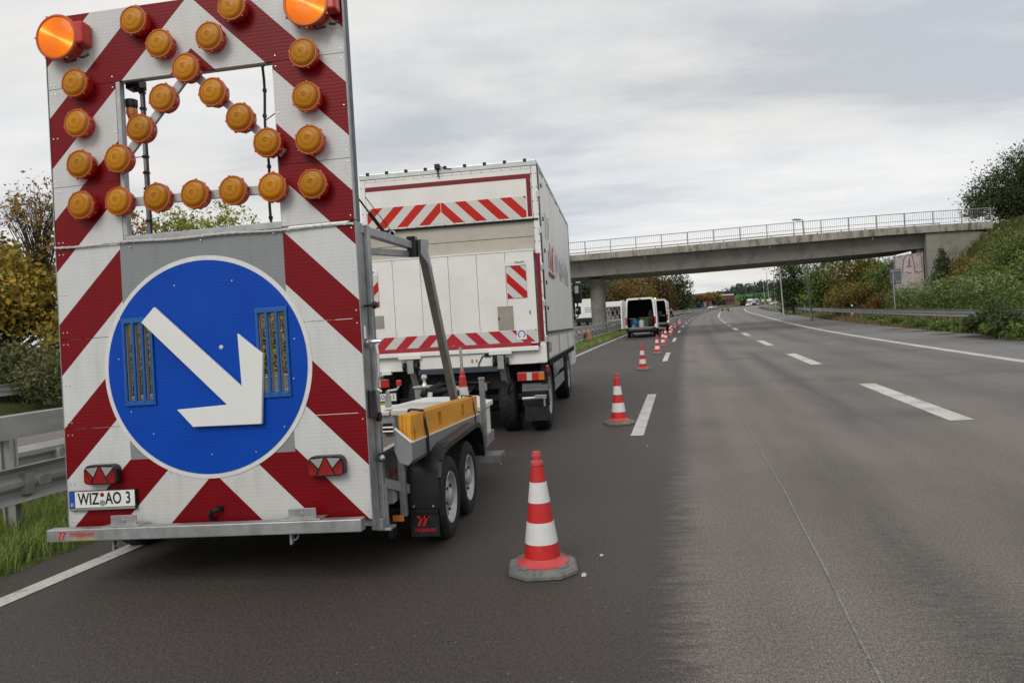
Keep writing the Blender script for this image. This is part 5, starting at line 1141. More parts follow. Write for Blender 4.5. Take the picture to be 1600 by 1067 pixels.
# stickers
x = PY(816, 522, YT).x; z = PY(816, 522, YT).z; st = tb('sticker', x-.075, x+.075, YT-.0645, YT-.0605, z-.08, z+.08, PLATEW)
b = MB(); n = 22
for k in range(n):
    a0, a1 = R(-60+300*k/n), R(-60+300*(k+1)/n); b.add([(x+r_*math.cos(a), YT-.0652, z+r_*math.sin(a)) for r_, a in ((.042,a0),(.060,a0),(.060,a1),(.042,a1))], [(0,1,2,3)])
b.build('ring_mark', mat('blue_print', (.03,.16,.42), .5), st); 
q = PY(831, 517, YT); st2 = tb('sticker', q.x-.03, q.x+.03, YT-.007, YT-.0062, q.z-.05, q.z+.05, mat('green_print', (.10,.28,.12), .5)); tb('sticker_face', q.x-.02, q.x+.02, YT-.0078, YT-.0072, q.z-.04, q.z+.04, PLATEW, st2)
q = PY(571, 533, YT); tb('sticker', q.x-.02, q.x+.10, YT-.0645, YT-.0605, 1.37, 1.52, PLATEW)
# beams and lift arms under the platform
tb('rear_beam', -3.05, -1.90, YT-.04, YT+.1, .985, 1.185, WHITE, bevel=.006); tb('rear_beam', XL+.02, -3.25, YT+.0, YT+.1, .97, 1.185, WHITE, bevel=.006); tb('rear_beam', -1.72, XR-.02, YT+.0, YT+.1, .99, 1.185, WHITE, bevel=.006); tb('corner_plate', XR-.16, XR-.0, YT-.01, YT+.06, 1.0, 1.28, WHITE, bevel=.004)
tb('lift_hinge', -3.38, -3.02, YT-.09, YT-.0605, 1.155, 1.225, WHITE, bevel=.005); tb('lift_hinge', -1.95, -1.60, YT-.09, YT-.0605, 1.155, 1.225, WHITE, bevel=.005)
for cx_ in (-3.2, -1.78):
    b = MB(); b.box(cx_-.05, cx_+.05, YT-.07, YT+.05, .93, 1.15); b.beam((cx_,YT-.02,1.1),(cx_+.02,YT+.35,.55),.10,.12); b.build('lift_arm', GALVD, tk, bevel=.006)
    for dx in (-.10, .10): b = MB(); b.tube((cx_+dx-.02,YT-.04,1.04),(cx_+dx+.02,YT-.04,1.04),.065,.065,16); b.build('lift_roller', DARK, tk, smooth=True)
tb('under_beam', -3.08, -1.83, YT-.06, YT+.12, .90, .98, NAVY, bevel=.005)
text('J', .07, INK, Matrix.Translation((-2.40, YT-.041, 1.07)), 'lettering', tk, .0008, 1.1, bold=.002); text('E', .07, INK, Matrix.Translation((-2.22, YT-.041, 1.07)), 'lettering', tk, .0008, 1.1, bold=.002); text('R', .07, mat('orange_print', (.55,.16,.03), .5), Matrix.Translation((-2.15, YT-.041, 1.07)), 'lettering', tk, .0008, 1.1, bold=.002)
b = MB(); b.path([(-1.98,YT-.05,1.16),(-2.06,YT-.05,1.14),(-2.12,YT-.05,1.03),(-2.13,YT-.05,.96)], .009); b.box(-2.02,-1.94,YT-.06,YT-.042,1.13,1.18); b.build('lift_cable', BLACKP, tk)
b = MB()
def rv(x, y, z, r=.011): b.lathe([(r, 0), (r*.7, .005), (0, .006)], 7, Matrix.Translation((x, y, z)) @ RX)
for k in range(14):
    for x in (XR-.075, XR-.012, XL+.03): rv(x, YT-.0005, 1.2+k*.205)
for k in range(18): rv(XL+.12+k*.152, YT-.0025, 3.962, .009); rv(XL+.12+k*.152, YT-.0025, 3.20, .008)
for x in xs_[1:-1]:
    for z in (1.56, 1.95, 2.35, 2.66): rv(x+.03, YT-.0555, z, .006)
tag(b.build('rivets', GREYP, tk), kind='stuff')
for k in range(5): tb('door_hinge', XR-.012, XR+.028, YT-.03, YT+.03, 1.3+k*.55, 1.40+k*.55, ALU, bevel=.006)
tb('door_buffer', XR-.12, XR-.10, YT-.012, YT-.003, 3.70, 3.73, BLACK); tb('door_buffer', XR-.12, XR-.10, YT-.012, YT-.003, 3.62, 3.65, BLACK)
b = MB(); b.path([(-3.1,YT-.02,1.0),(-3.05,YT,.8),(-2.9,YT+.1,.72),(-2.5,YT+.1,.75),(-2.0,YT+.1,.72)], .018); b.build('hose', BLACKP, tk); b = MB(); b.path([(-1.7,YT+.05,.95),(-1.66,YT+.02,.7),(-1.72,YT+.1,.55)], .02); b.build('hose', BLACKP, tk); b = MB(); b.path([(-2.9,YT+.12,.9),(-2.7,YT+.12,.62),(-2.3,YT+.12,.60),(-2.1,YT+.12,.85)], .012); b.build('hose', BLACKP, tk)
tb('coupling_head', -2.6, -2.45, YT-.02, YT+.3, .55, .70, GALVD, bevel=.02); tb('socket', -2.15, -2.03, YT+.02, YT+.12, .60, .72, GREYP, bevel=.02)
# chassis, lamps, plate
tb('chassis_frame', -3.0, -1.75, YT+.15, 18.3, .62, .98, DARK); tb('underride_bar', -3.5, -1.2, YT+.25, YT+.33, .42, .52, DARK, bevel=.01)
tb('rear_panel', -3.6, -1.35, YT+.42, YT+.47, .30, .97, DARK); tb('axle_housing', -3.5, -1.45, 11.75, 11.98, .22, .62, DARK, bevel=.05); tb('under_shade_box', -3.4, -1.5, 13.2, 14.8, .30, .9, DARK)  # full-width box added to blacken the view under the truck
for sx_ in (-3.2, -1.75): wheel(tk, sx_+.15, 11.85, .53, .28, 1, DARK, .56, .435)
for (x0, x1) in ((-1.56, -1.12), (-4.02+.14, -3.58)):
    tlm = tb('tail_light', x0, x1, YT+.06, YT+.14, .715, .865, BLACKP, bevel=.012); w_ = (x1-x0); cols = [TLR2, TLC2, TLR2, TLAMB] if x0 > -2 else [TLAMB, TLR2, TLC2, TLR2]
    fr_ = (.0, .34, .54, .78, 1.) if x0 > -2 else (0, .1, .2, .5, 1.)
    for k in range(4): tb('lens', x0+.012+(w_-.024)*fr_[k], x0+.010+(w_-.024)*fr_[k+1], YT+.045, YT+.0595, .73, .85, cols[k], tlm, bevel=.003)
b = MB(); q0, q1 = PY(583, 617, YT), PY(619, 615, YT); tp = tb('number_plate', q1.x-.52, q1.x, YT-.01, YT, .52, .635, PLATEW); text('AO', .10, INK, Matrix.Translation((q1.x-.245, YT-.0112, .578)), 'lettering', tp, .0006, .8, bold=.001); text('WIZ', .10, INK, Matrix.Translation((q1.x-.40, YT-.0112, .578)), 'lettering', tp, .0006, .8, bold=.001); text('3', .10, INK, Matrix.Translation((q1.x-.045, YT-.0112, .578)), 'lettering', tp, .0006, .8, bold=.001)
for z in (.555, .605): b = MB(); b.lathe([(.018,0),(.018,.001)], 14, Matrix.Translation((q1.x-.322, YT-.0105, z)) @ RX); b.build('seal', GREYP, tp)
tb('lime_label', q1.x-.5, q1.x-.12, YT, YT+.02, .44, .50, mat('lime_label', (.28,.33,.03), .5)); tb('plate_lamp', q1.x-.2, q1.x-.05, YT-.04, YT+.05, .93, .99, PLATEW)
# wheels and guards on the right side
for cy in (11.85, 16.5): wheel(tk, XR-.04, cy, .53, .30, 1, GALVD, .56, .435+.02*(cy > 14)); wheel(tk, XL+.04, cy, .53, .30, -1, GALVD, .56, .435+.02*(cy > 14))
for cy, dz in ((11.85, 0), ):
    b = MB()
    for k in range(9):
        a0, a1 = R(-15+210*k/9), R(-15+210*(k+1)/9); b.add([(x_, cy-math.cos(a)*r_, .48+math.sin(a)*r_) for x_ in (XR-.42, XR-.01) for a in (a0, a1) for r_ in (.55, .58)], [(0,4,6,2),(1,3,7,5),(0,1,5,4),(2,6,7,3),(4,5,7,6),(0,2,3,1)])
    b.build('wheel_arch', BLACKP, tk); tb('mud_flap', XR-.40, XR-.02, cy-.555, cy-.54, .10, .62, BLACK); tb('flap_bracket', XR-.12, XR-.02, cy-.54, cy-.50, .60, 1.0, BLACKP)
tb('side_lamp', XR-.03, XR+.012, YT+.02, YT+.09, .84, .95, TLRED, bevel=.008)
for (y0, y1) in ((11.36, 13.6), (13.63, 16.0), (16.03, 18.34)):
    p_ = tb('side_board', XR-.02, XR+.006, y0, y1, 1.02, 1.43, WHITE, bevel=.004)
    b = MB(); b.box(XR+.0065, XR+.018, y0+.02, y1-.02, 1.39, 1.42); b.box(XR+.0065, XR+.018, y0+.02, y1-.02, 1.03, 1.06); b.box(XR+.0065, XR+.018, y0+.02, y0+.05, 1.062, 1.388); b.box(XR+.0065, XR+.018, y1-.05, y1-.02, 1.062, 1.388); b.build('board_frame', ALU, p_)
for k in range(3): tb('red_mark', XR+.0065, XR+.009, 11.55+k*.17, 11.62+k*.17, 1.13, 1.30, RED)
b = MB(); y = 11.4
while y < 18.2: b.tube((XR+.02,y,1.46),(XR+.02,y+.06,1.43),.008,.008,5); b.tube((XR+.02,y+.06,1.43),(XR+.02,y+.12,1.46),.008,.008,5); y += .12
b.build('curtain_rope', BLACKP, tk)
y = 11.5
while y < 18.2: tb('lashing_hook', XR-.02, XR+.02, y, y+.14, .93, 1.015, DARK); y += .38
tb('side_guard', XR-.05, XR-.02, 12.6, 14.8, .72, .92, GREYP, bevel=.01); tb('side_guard', XR-.05, XR-.02, 12.6, 14.8, .44, .64, GREYP, bevel=.01); b = MB(); b.tube((XR-.25,12.75,.8),(XR-.25,13.6,.8),.25,.25,16); b.build('air_tank', GREYP, tk, smooth=True)
b = MB(); b.tube((-1.5,YT+.1,.45),(-1.12,YT+.1,.46),.03,.03,8); b.box(-1.3,-1.12,YT+.06,YT+.14,.44,.50); b.box(-1.17,-1.14,YT+.06,YT+.1,.32,.45); b.build('folded_step', GALV, tk, bevel=.006)
for (y, z) in ((11.6,3.72),(11.62,3.2),(11.62,2.7),(11.6,2.2),(11.62,1.8)): tb('curtain_buckle', XR+.012, XR+.03, y, y+.05, z, z+.06, DARK)
# unreadable lettering on the curtain: red strokes and dark scrawl
def scrawl(y0, y1, z0, z1, n, m_, nm):
    b = MB()
    for k in range(n):
        y = y0+(y1-y0)*k/n+random.uniform(0,.05); pts = [(XR+.024, y, random.uniform(z0, z0+.3*(z1-z0))), (XR+.024, y+random.uniform(-.03,.2), random.uniform(z0, z1)), (XR+.024, y+random.uniform(.05,.3), random.uniform(z0+.6*(z1-z0), z1))]
        for a_, c_ in zip(pts[:-1], pts[1:]): b.beam(a_, c_, .004, random.uniform(.03,.07), (1,0,0)) if False else b.tube(a_, c_, .006, .006, 4)
    tag(b.build(nm, m_, tarp), kind='stuff')
scrawl(12.1, 13.2, 2.45, 2.95, 6, mat('faded_red_print', (.42,.10,.11), .6), 'red_print'); scrawl(13.5, 17.2, 2.4, 2.95, 16, mat('faded_grey_print', (.36,.37,.38), .6), 'grey_print'); scrawl(11.9, 12.6, 2.9, 3.4, 3, mat('faint_grey_print', (.46,.47,.47), .6), 'grey_print')
tb('red_print', XR+.022, XR+.026, 12.2, 13.3, 2.38, 2.44, RED, tarp)
# cab
b = MB(); b.prism([(18.75,.5),(20.35,.5),(20.45,1.2),(20.3,2.2),(20.05,3.05),(18.75,3.1)], 1.15, 3.55, 0, Matrix(((0,-1,0,0),(1,0,0,0),(0,0,1,0),(0,0,0,1)))); b.build('cab', WHITE, tk, bevel=.04)
b = MB(); b.box(-1.15,-1.145,19.1,19.9,1.6,2.6); b.build('cab_window', GLASS, tk)
mr = tb('mirror', -1.06, -.86, 19.42, 19.60, 2.10, 2.62, BLACKP, bevel=.03); tb('mirror_face', -1.03, -.93, 19.412, 19.419, 2.36, 2.55, CHROME, mr); tb('mirror_face', -.99, -.87, 19.412, 19.419, 2.63, 2.66, PLATEW, mr)
tb('mirror', -1.04, -.90, 19.45, 19.58, 1.80, 2.02, BLACKP, bevel=.03); b = MB(); b.path([(-1.15,19.5,2.66),(-.98,19.5,2.64),(-.98,19.5,1.75),(-1.15,19.5,1.70)], .022); b.build('mirror_arm', BLACKP, tk); b = MB(); b.tube((-1.0,19.44,1.93),(-1.0,19.46,1.93),.035,.035,12); b.build('side_lamp', PLATEW, tk)

# the truck is a compact one: bring it to its true size and distance
SC = .92; TK = Matrix.Translation((0, 0, HC)) @ Matrix.Scale(SC, 4) @ Matrix.Translation((0, 0, -HC)) @ WM[tk.name]
tk.matrix_basis = TK
# ------------------------------------------------------------------ cones
def make_cone(label):
    root = thing('traffic_cone', (0,0,0), label, 'traffic cone', 'cones along the closed lane')
    b = MB(); oc = []
    for sx, sy in ((1,-.5),(1,.5),(.5,1),(-.5,1),(-1,.5),(-1,-.5),(-.5,-1),(.5,-1)): oc.append((sx*.215, sy*.215))
    lay = ((1.0,.0),(1.0,.022),(.94,.042),(.80,.05)); n = 8
    for s_, z in lay: b.v += [Vector((x*s_, y*s_, z)) for x, y in oc]
    for j in range(3):
        for k in range(n): b.f.append([j*n+k, j*n+(k+1)%n, (j+1)*n+(k+1)%n, (j+1)*n+k]); b.m.append(0)
    b.f += [list(range(n-1,-1,-1)), [3*n+k for k in range(n)]]; b.m += [0, 0]
    for a in (45, 135, 225, 315):
        M = Matrix.Rotation(R(a), 4, 'Z'); b.box(.158,.195,-.035,.035,.045,.058,0,M)
        for d in (-.02, .02): b.box(.192,.21,-.03+d-.01,-.03+d+.0,.035,.046,0,Matrix.Rotation(R(a-45),4,'Z'))
    b.build('foot', CONEB, root, bevel=.006)
    rz = lambda z: .118-(z-.06)*.083/.62
    b = MB(); b.lathe([(.163,.050),(.163,.056),(.15,.064),(.128,.072),(rz(.09),.09)], 32, caps=False); b.build('flange', CONEP, root, smooth=True)
    b = MB(); b.lathe([(rz(.085),.085),(rz(.66),.66)], 32, caps=False); b.build('cone_body', CONER, root, smooth=True)
    for z0, z1 in ((.178,.312),(.432,.560)): b = MB(); b.lathe([(rz(z0)-.003,z0),(rz(z0)+.0022,z0+.001),(rz(z1)+.0022,z1-.001),(rz(z1)-.003,z1)], 32, caps=False); b.build('reflective_band', CONEW, root, smooth=True)
    b = MB(); b.lathe([(rz(.66),.66),(.041,.665),(.039,.685),(.028,.695),(.027,.708),(.031,.712),(.031,.728),(.027,.732),(.027,.742),(.020,.75),(.014,.748),(.012,.72),(0,.715)], 24, caps=False); b.build('cone_tip', CONEP, root, smooth=True)
    return root
c0 = make_cone('nearest red and white cone, on its grey foot right of the trailer wheels')
labs = ['second red and white cone from the camera, beside the long white dash', 'third cone from the camera, standing alone before the open van', 'fourth cone from the camera, overlapping the next one by a white dash', 'fifth cone from the camera, half hidden behind the fourth', 'sixth cone from the camera, right of the open van rear wheel',
        'seventh cone from the camera, beside the second white van', 'eighth cone from the camera, partly behind the seventh', 'ninth cone from the camera, first of the tight far row', 'tenth cone from the camera, second of the tight far row', 'eleventh cone from the camera, third of the tight far row', 'last cone far down the closed lane']
pos = [(-.04, 11.05), (.69, 21.7), (1.55, 29.8), (None, 36, 1034), (None, 42, 1038.5), (None, 50.5, 1046), (None, 55, 1048.5), (None, 63, 1054), (None, 69, 1057), (None, 75, 1059.5), (None, 82, 1062)]
move(c0, (-.545, 4.62, zp(4.6)+.002), .12)
for lab, p in zip(labs, pos):
    c = copy_tree(c0); c['label'] = lab; x = p[0] if p[0] is not None else PY(p[2], 500, p[1]).x
    move(c, (x, p[1], zp(p[1])+.002), random.uniform(-.3, .3))
c = copy_tree(c0); c['label'] = 'cone carried on the front of the trailer with a grey pole stuck in its top'; c['group'] = 'cone carried on the trailer'; del c['group']
q = PY(722, 579, 8.5); move(c, (q.x, 8.5, q.z-.75), .2)
b = MB(); b.tube((q.x, 8.5, q.z-.03), PY(719, 543, 8.5), .018, .018, 10); tag(b.build('pole', GALVD, smooth=True), 'short grey pole stuck in the top of the cone on the trailer', 'pole')

# ------------------------------------------------------------------ vans
def van(name, label, P, rz, door=True, beacon=False):
    root = thing(name, P, label, 'van', 'white works vans', rz); M0 = WM[root.name]
    W, H, Lg = 1.0, 2.62, 5.8
    def sect(s, top, n=6, z0=.55):
        P_ = [(-W*s, z0), (-W*s, z0+.6)]
        P_ += [(-W*(s-.02), 1.5), (-W*(s-.08), top-.25)]
        for k in range(n+1): a = R(180-90*k/n); P_.append((-W*(s-.10)+.18+.18*math.cos(a)-.0, top-.18+.18*math.sin(a)))
        return P_+[(-x, z) for x, z in P_[::-1]]
    o_, i_ = sect(1, H), [(x*.90, min(z, H-.12) if z > 1 else z+.12) for x, z in sect(.985, H-.10)]
    n = len(o_); b = MB(); secs = [(o_, 0), (o_, 3.9), ([(x*.96, z if z < 1.3 else z*.985) for x, z in o_], 4.6), ([(x*.9, min(z, 1.25)) for x, z in o_], 5.3), ([(x*.8, min(z, 1.05)) for x, z in o_], 5.8)]
    for P_, y in secs: b.v += [Vector((x, y, z)) for x, z in P_]
    for j in range(len(secs)-1):
        for k in range(n): b.f.append([j*n+k, j*n+(k+1)%n, (j+1)*n+(k+1)%n, (j+1)*n+k]); b.m.append(0)
    b.f.append([4*n+k for k in range(n)]); b.m.append(0)
    e = len(b.v); b.v += [Vector((x, 0, z)) for x, z in i_]
    for k in range(n): b.f.append([k, (k+1)%n, e+(k+1)%n, e+k]); b.m.append(0)
    b.build('body', WHITE2, root, M0, smooth=True, fix=False)
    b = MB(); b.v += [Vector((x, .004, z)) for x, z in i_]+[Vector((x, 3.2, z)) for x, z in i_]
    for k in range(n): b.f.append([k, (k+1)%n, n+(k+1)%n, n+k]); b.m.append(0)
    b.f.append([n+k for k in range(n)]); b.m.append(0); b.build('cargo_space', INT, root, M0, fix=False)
    def vb(nm, x0, x1, y0, y1, z0, z1, m_, par=None, bev=0): b = MB(); b.box(x0, x1, y0, y1, z0, z1); return b.build(nm, m_, par or root, M0, bevel=bev)
    vb('load_floor', -.86, .86, .01, 3.1, .62, .68, GALVD); vb('bumper', -.98, .98, -.14, .12, .42, .66, BLACKP, None, .03); vb('bumper_step', -.75, .75, -.16, -.142, .56, .60, GREYP)
    vb('tow_bar', -.55, .55, -.06, .1, .26, .33, RAILW); vb('chassis', -.8, .8, .2, 5.2, .30, .54, DARK)
    for s_ in (-1, 1): vb('tail_light', s_*.93-.06, s_*.93+.06, -.012, .05, .85, 1.35, TLRED, None, .01)
    vb('roof_lamp', -.07, .07, -.02, .02, H-.10, H-.05, DARK)
    for sx in (-1, 1):
        for y in (.95, 4.7):
            Mw = M0 @ Matrix.Translation((sx*.96, y, .34)) @ Matrix.Rotation(R(90*sx), 4, 'Y'); b = MB(); b.lathe([(.2,-.2),(.32,-.2),(.34,-.17),(.34,-.03),(.31,0),(.2,-.01)], 20, None, caps=False); w_ = b.build('wheel', BLACK, root, Mw, smooth=True); b = MB(); b.lathe([(.2,-.03),(.15,-.05),(0,-.02)], 16, None, caps=False); b.build('rim', GREYP, w_, Mw)
    for sx in (-1, 1): vb('shelf', sx*.60-.18, sx*.60+.18, .5, 2.8, 1.25, 1.29, GREYP); vb('mirror', sx*1.14-.12, sx*1.14+.12, 4.1, 4.2, 1.35, 1.65, BLACKP, None, .02)
    b = MB(); b.box(-.95, -.9, 4.0, 4.7, 1.3, 2.0); b.box(.9, .95, 4.0, 4.7, 1.3, 2.0)
    if door:
        Md = M0 @ Matrix.Translation((-1.0, -.02, 0)) @ Matrix.Rotation(R(-100), 4, 'Z'); b = MB(); b.prism([(0,.62),(.92,.62),(.92,1.5),(.86,2.35),(.76,2.5),(.04,2.52)], -.05, .03); d_ = b.build('rear_door', WHITE2, root, Md, bevel=.02)
        b = MB(); b.prism([(.12,1.55),(.82,1.55),(.76,2.3),(.14,2.3)], -.055, -.0505); b.build('door_window', GLASS, d_, Md)
        Md = M0 @ Matrix.Translation((1.0, -.02, 0)) @ Matrix.Rotation(R(97), 4, 'Z') @ Matrix.Scale(-1, 4, (1,0,0)); b = MB(); b.prism([(0,.62),(.92,.62),(.92,1.5),(.86,2.35),(.76,2.5),(.04,2.52)], -.03, .05)
        Md = M0; b = MB(); b.box(1.0, 1.06, .0, .9, .62, 2.4); b.build('rear_door', WHITE2, root, Md, bevel=.02)
    if beacon:
        b = MB(); b.lathe([(.07,0),(.07,.03),(.06,.12),(.03,.15),(0,.155)], 14, M0.inverted() @ M0 @ Matrix.Translation((.0, .5, H))); b.build('beacon', LITA, root, M0, smooth=True)
        tg = stripe_mat('van_chevron', 1, 1, .3, 0, .5, None, a=(.5,.03,.02)); vb('stripe_panel', .90, 1.0, -.02, -.013, 1.38, 1.9, tg)
    return root, M0
x = PY(1001, 500, 49.5).x
v1, MV = van('panel_van', 'white panel van with both rear doors open showing a dark loaded interior', (x, 49.5, zp(49.5)), -.09)
x2 = PY(1025, 500, 62).x
v2, MV2 = van('panel_van', 'second white van with dark open rear and amber roof beacon, behind the first van', (x2, 62, zp(62)), -.10, True, True)
def inthing(nm, lab, cat, M, b, m_, **kw): return tag(b.build(nm, m_, None, M, **kw), lab, cat)
b = MB(); b.lathe([(.0,.0),(.26,.02),(.32,.2),(.30,.42),(.2,.55),(.08,.6),(0,.62)], 12, Matrix.Translation((-.42,.7,.68)))
inthing('sack', 'bright blue sack inside the open white van', 'sack', MV, b, mat('blue_sack', (.012,.075,.20), .6, 0, .3, 6, .4, .3), smooth=True)
b = MB(); b.lathe([(.16,0),(.18,.03),(.18,.36),(.14,.44),(.05,.47),(.05,.5),(0,.5)], 14, Matrix.Translation((.02,.45,.68)))
inthing('canister', 'pale grey canister near the tailgate inside the open van', 'canister', MV, b, mat('pale_canister', (.42,.45,.44), .5), smooth=True)
b = MB(); b.box(-.2,.45,1.4,2.2,.68,1.35); inthing('crate', 'olive green crate deep inside the open van', 'crate', MV, b, mat('olive_crate', (.10,.12,.03), .6), bevel=.02)
b = MB(); b.box(-.62,-.40,.3,.6,.68,.85); inthing('box', 'small brown box beside the blue sack in the open van', 'box', MV, b, WOOD, bevel=.01)
b = MB(); b.prism([(.45,.80),(.78,.75),(.80,1.5),(.70,1.8),(.58,1.78),(.46,1.45)], .5, .68); inthing('work_jacket', 'dark blue work jacket hanging on the right inside the open van', 'jacket', MV, b, mat('dark_blue_cloth', (.012,.013,.026), .8), bevel=.04)
# orange hi-vis jacket over the rail
jy = 44.0; p = PY(953, 508, jy)
b = MB(); base = Ls(LL, -1.45, jy, 0)
sec = [(-.16,.50),(-.15,.72),(-.10,.90),(0,.97),(.10,1.02),(.2,.95),(.26,.75),(.29,.5),(.27,.30)]
for k, (dx, dz) in enumerate(sec):
    for j in range(7): b.v.append(Vector((base.x+.19+dx+.02*math.sin(j*2.1+k), jy-.55+j*.18+.03*math.sin(k*1.3), base.z+dz-.25+.03*math.sin(j*1.7))))
for k in range(len(sec)-1):
    for j in range(6): a = k*7+j; b.f.append([a, a+1, a+8, a+7]); b.m.append(0)
o = tag(b.build('safety_jacket', mat('fluorescent_orange_cloth', (.75,.13,.035), .7, 0, .1, 5), None, smooth=True), 'fluorescent orange safety jacket draped over the guardrail left of the vans', 'jacket')
sd_ = o.modifiers.new('thick', 'SOLIDIFY'); sd_.thickness = .03

# ------------------------------------------------------------------ traffic far away
def lorry(label, px, Y, col, boxcol, h=3.7, L=9, facing=-1, dx=0, txt=False, group=None, dz=0.):
    """facing -1: cab towards the camera"""
    c = PY(px, 480, Y); z0 = gz_(c.x, Y)+.06+dz; rz = -math.atan(slope(D1, Y)); root = thing('lorry', (c.x, Y, z0), label, 'lorry', group, rz); M0 = WM[root.name]
    def q(nm, x0, x1, y0, y1, z0_, z1, m_, par=None, bev=.02): b = MB(); b.box(x0, x1, y0, y1, z0_, z1); return b.build(nm, m_, par or root, M0, bevel=bev)
    cab = q('cab', -1.2, 1.2, 0, 2., .55, 3.0, col, None, .1) if facing < 0 else None
    y0 = 2.3 if facing < 0 else 0
    q('cargo_box', -1.25, 1.25, y0, y0+L, 1.15, h, boxcol); q('chassis', -1.0, 1.0, y0-.2, y0+L, .55, 1.1, DARK)
    if facing < 0:
        q('windscreen', -1.08, 1.08, -.03, .02, 1.7, 2.6, GLASS, cab); q('grille', -.9, .9, -.03, .02, .8, 1.45, DARK, cab); q('bumper', -1.2, 1.2, -.12, .0, .35, .7, col, cab)
        for s_ in (-1, 1): q('headlight', s_*.9-.16, s_*.9+.16, -.14, -.121, .55, .68, LIT, cab, 0); q('mirror', s_*1.38-.12, s_*1.38+.12, .1, .2, 1.7, 2.4, BLACKP, cab)
    else:
        if txt:
            for k in range(3):
                b = MB()
                for j in range(5): b.box(.15+j*.19, .15+j*.19+.13, -.012, -.004, 2.5-k*.28, 2.66-k*.28)
                b.build('lettering', GREYP, root, M0)
        q('skirt', -1.2, 1.2, .0, .1, .5, 1.12, DARK)
    for y in ((.8, y0+L-1.5) if facing < 0 else (1.2, L-1)):
        for s_ in (-1, 1): b = MB(); b.tube((s_*1.2, y, .5), (s_*.9, y, .5), .5, .5, 16); b.build('wheel', BLACK, root, M0)
    return root
LG = None
SILV = mat('silver_box', (.45,.46,.47), .4, .2, .08, 3); REDV = mat('red_vehicle_paint', (.36,.02,.025), .4, 0, .06, 3); BLUV = mat('blue_vehicle_paint', (.03,.16,.40), .4, 0, .06, 3); GRNV = mat('dark_green_tarp', (.04,.06,.045), .6, 0, .1, 3)
lorry('white box lorry on the opposite carriageway just left of the bridge pillar', 912, 108, WHITE2, WHITE2, 3.9, 10, 1, txt=True)
lorry('blue lorry cab facing the camera far along the opposite carriageway', 1095, 335, BLUV, SILV)
lorry('red lorry right beside the blue one far along the opposite carriageway', 1103, 345, REDV, REDV)
lorry('dark green tarpaulin trailer left of the blue lorry', 1083, 330, GRNV, GRNV, 3.8, 8, 1)
lorry('white lorry facing the camera at the far bend', 1171, 425, WHITE2, WHITE2)
lorry('dark lorry behind the white one at the far bend', 1180, 435, GREYP, SILV)
lorry('small red and white van-like lorry before the far green bank', 1160, 455, REDV, REDV, 4.0, 5, 1)
# car transporter behind the van door
ct = thing('car_transporter', (PY(957, 480, 95).x, 95, zp(95)), 'white car transporter with open grey lattice sides behind the open van door', 'lorry', None, -.12); M0 = WM[ct.name]
b = MB(); b.box(-1.25,1.25,0,7,2.45,3.1); b.build('upper_deck', WHITE2, ct, M0, bevel=.05)
b = MB()
for s_ in (-1.2, 1.2):
    for k in range(4): b.beam((s_, k*1.8, .9), (s_, k*1.8+1.6, 2.5), .09, .09); b.beam((s_, k*1.8+1.6, .9), (s_, k*1.8, 2.5), .09, .09)
for k in range(4): b.beam((-1.2+k*.55, .1*k, 2.5), (-.5+k*.55, .1*k, .9), .07, .07); b.beam((-.5+k*.5, .1*k+.4, 2.5), (-1.1+k*.5, .1*k+.4, .9), .06, .06)
b.build('lattice', GALV, ct, M0); b = MB(); b.box(-1.2,1.2,0,7,.6,.9); b.build('lower_deck', GREYP, ct, M0)
for s_ in (-1.1, 1.1):
    for y in (1., 5.): b = MB(); b.tube((s_-.15,y,.45),(s_+.15,y,.45),.45,.45,14); b.build('wheel', BLACK, ct, M0)
def car(label, px, Y, m_, facing=1, x=None):
    c = PY(px, 480, Y); z0 = gz_(c.x, Y)+.06; root = thing('car', (c.x, Y, z0), label, 'car', None, -math.atan(slope(D1, Y))); M0 = WM[root.name]
    if facing < 0: M0 = M0 @ Matrix.Rotation(math.pi, 4, 'Z')
    RM = Matrix(((0,-1,0,0),(1,0,0,0),(0,0,1,0),(0,0,0,1)))
    b = MB(); b.prism([(0,.35),(4.3,.35),(4.35,.6),(4.1,.85),(3.2,.95),(.05,.95),(-.05,.6)], -.9, .9, 0, RM); b.build('body', m_, root, M0, bevel=.08)
    b = MB(); b.prism([(.08,.952),(3.1,.952),(2.3,1.45),(.5,1.48)], -.78, .78, 0, RM); g_ = b.build('cabin', GLASS, root, M0, bevel=.05)
    b = MB(); b.prism([(.5,1.482),(2.3,1.455),(2.2,1.50),(.6,1.52)], -.72, .72, 0, RM); b.build('roof', m_, root, M0, bevel=.01)
    for s_ in (-1, 1):
        b = MB(); b.box(s_*.72-.12, s_*.72+.12, -.075, -.02, .68, .84); b.build('tail_light', TLRED, root, M0)
        b = MB(); b.box(s_*.68-.14, s_*.68+.14, 4.3, 4.37, .58, .70); b.build('headlight', LIT if facing < 0 else PLATEW, root, M0)
        for y in (.8, 3.4): b = MB(); b.tube((s_*.9, y, .32), (s_*.7, y, .32), .32, .32, 16); b.build('wheel', BLACK, root, M0)
    b = MB(); b.box(-.26,.26,-.08,-.05,.55,.66); b.build('number_plate', PLATEW, root, M0)
car('dark red car driving away in the right lane far ahead', 1133, 196, mat('dark_red_car_paint', (.10,.035,.035), .3))
car('white car facing the camera in front of the far white lorry', 1170.5, 408, WHITE2, -1)
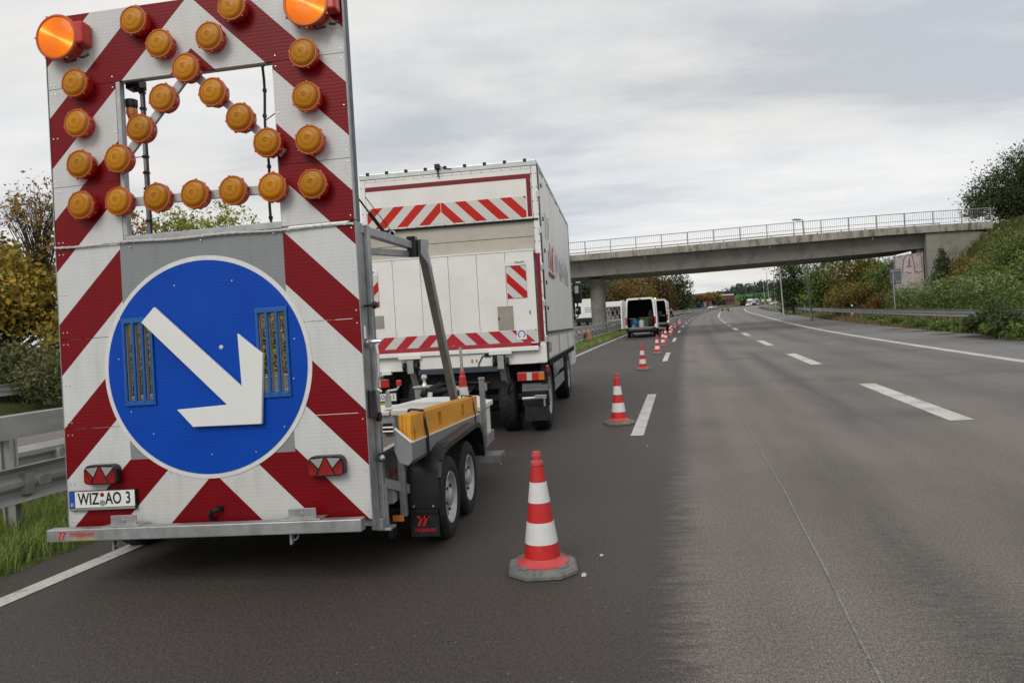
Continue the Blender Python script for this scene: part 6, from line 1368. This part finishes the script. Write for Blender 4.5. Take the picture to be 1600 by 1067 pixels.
car('white car on the opposite carriageway right of the red lorry', 1112, 340, WHITE2, -1); car('pale grey car on the opposite carriageway beside the white one', 1118, 350, SILV, -1)
car('silver car at the far bend right of the lorries', 1184, 432, SILV, 1)
car('white van-like car by the guardrail end at the far bend', 1206, 380, WHITE2, 1); car('grey car by the guardrail end at the far bend, right of the white one', 1212, 370, SILV, 1)
car('car with bright yellowish headlights right of the second van on the opposite side', 1045, 150, GREYP, -1)
# buildings at the service area
bb = PY(1137, 477, 500); zb = gz_(bb.x, 500)
bd = thing('brick_building', (bb.x, 500, zb), 'red brick flat-roofed building far ahead behind the opposite carriageway', 'building')
BRK = mat('red_brick', (.13,.055,.045), .85, 0, .2, 2)
b = MB(); b.box(bb.x-4.6, bb.x+4.6, 500, 508, zb-3, zb+5.0); b.build('wall', BRK, bd); b = MB(); b.box(bb.x-4.3, bb.x+4.3, 501, 507, zb+5.9, zb+6.5); b.build('roof', WHITE, bd); b = MB(); b.box(bb.x-4.1, bb.x+4.1, 501.2, 506.8, zb+5.0, zb+5.9); b.build('upper_floor', BRK, bd)
for k in range(5): b = MB(); b.box(bb.x-4.0+k*1.7, bb.x-3.0+k*1.7, 499.9, 499.99, zb+1.8, zb+3.2); b.build('window', GLASS, bd)
hb = PY(1191, 476, 520); zb = gz_(hb.x, 520)-1
hd = thing('arched_hall', (hb.x, 520, zb), 'white round-roofed hall far ahead beyond the bend', 'hall')
b = MB(); arc = [(hb.x+6*math.cos(R(a)), zb+2.5+3.4*math.sin(R(a))) for a in range(0, 181, 15)]; b.prism([(hb.x+6, zb-3)]+arc+[(hb.x-6, zb-3)], 520, 545); b.build('shell', WHITE2, hd)
b = MB(); b.prism([(hb.x+4.3*math.cos(R(a)), zb+2.2+2.3*math.sin(R(a))) for a in range(0, 181, 15)], 519.9, 519.99); b.build('arch_face', mat('pale_brick', (.30,.2,.17), .8), hd); 
for k in (-2.2, 2.2): b = MB(); b.box(hb.x+k-.9, hb.x+k+.9, 519.8, 519.89, zb+.0, zb+2.2); b.build('door', GLASS, hd)
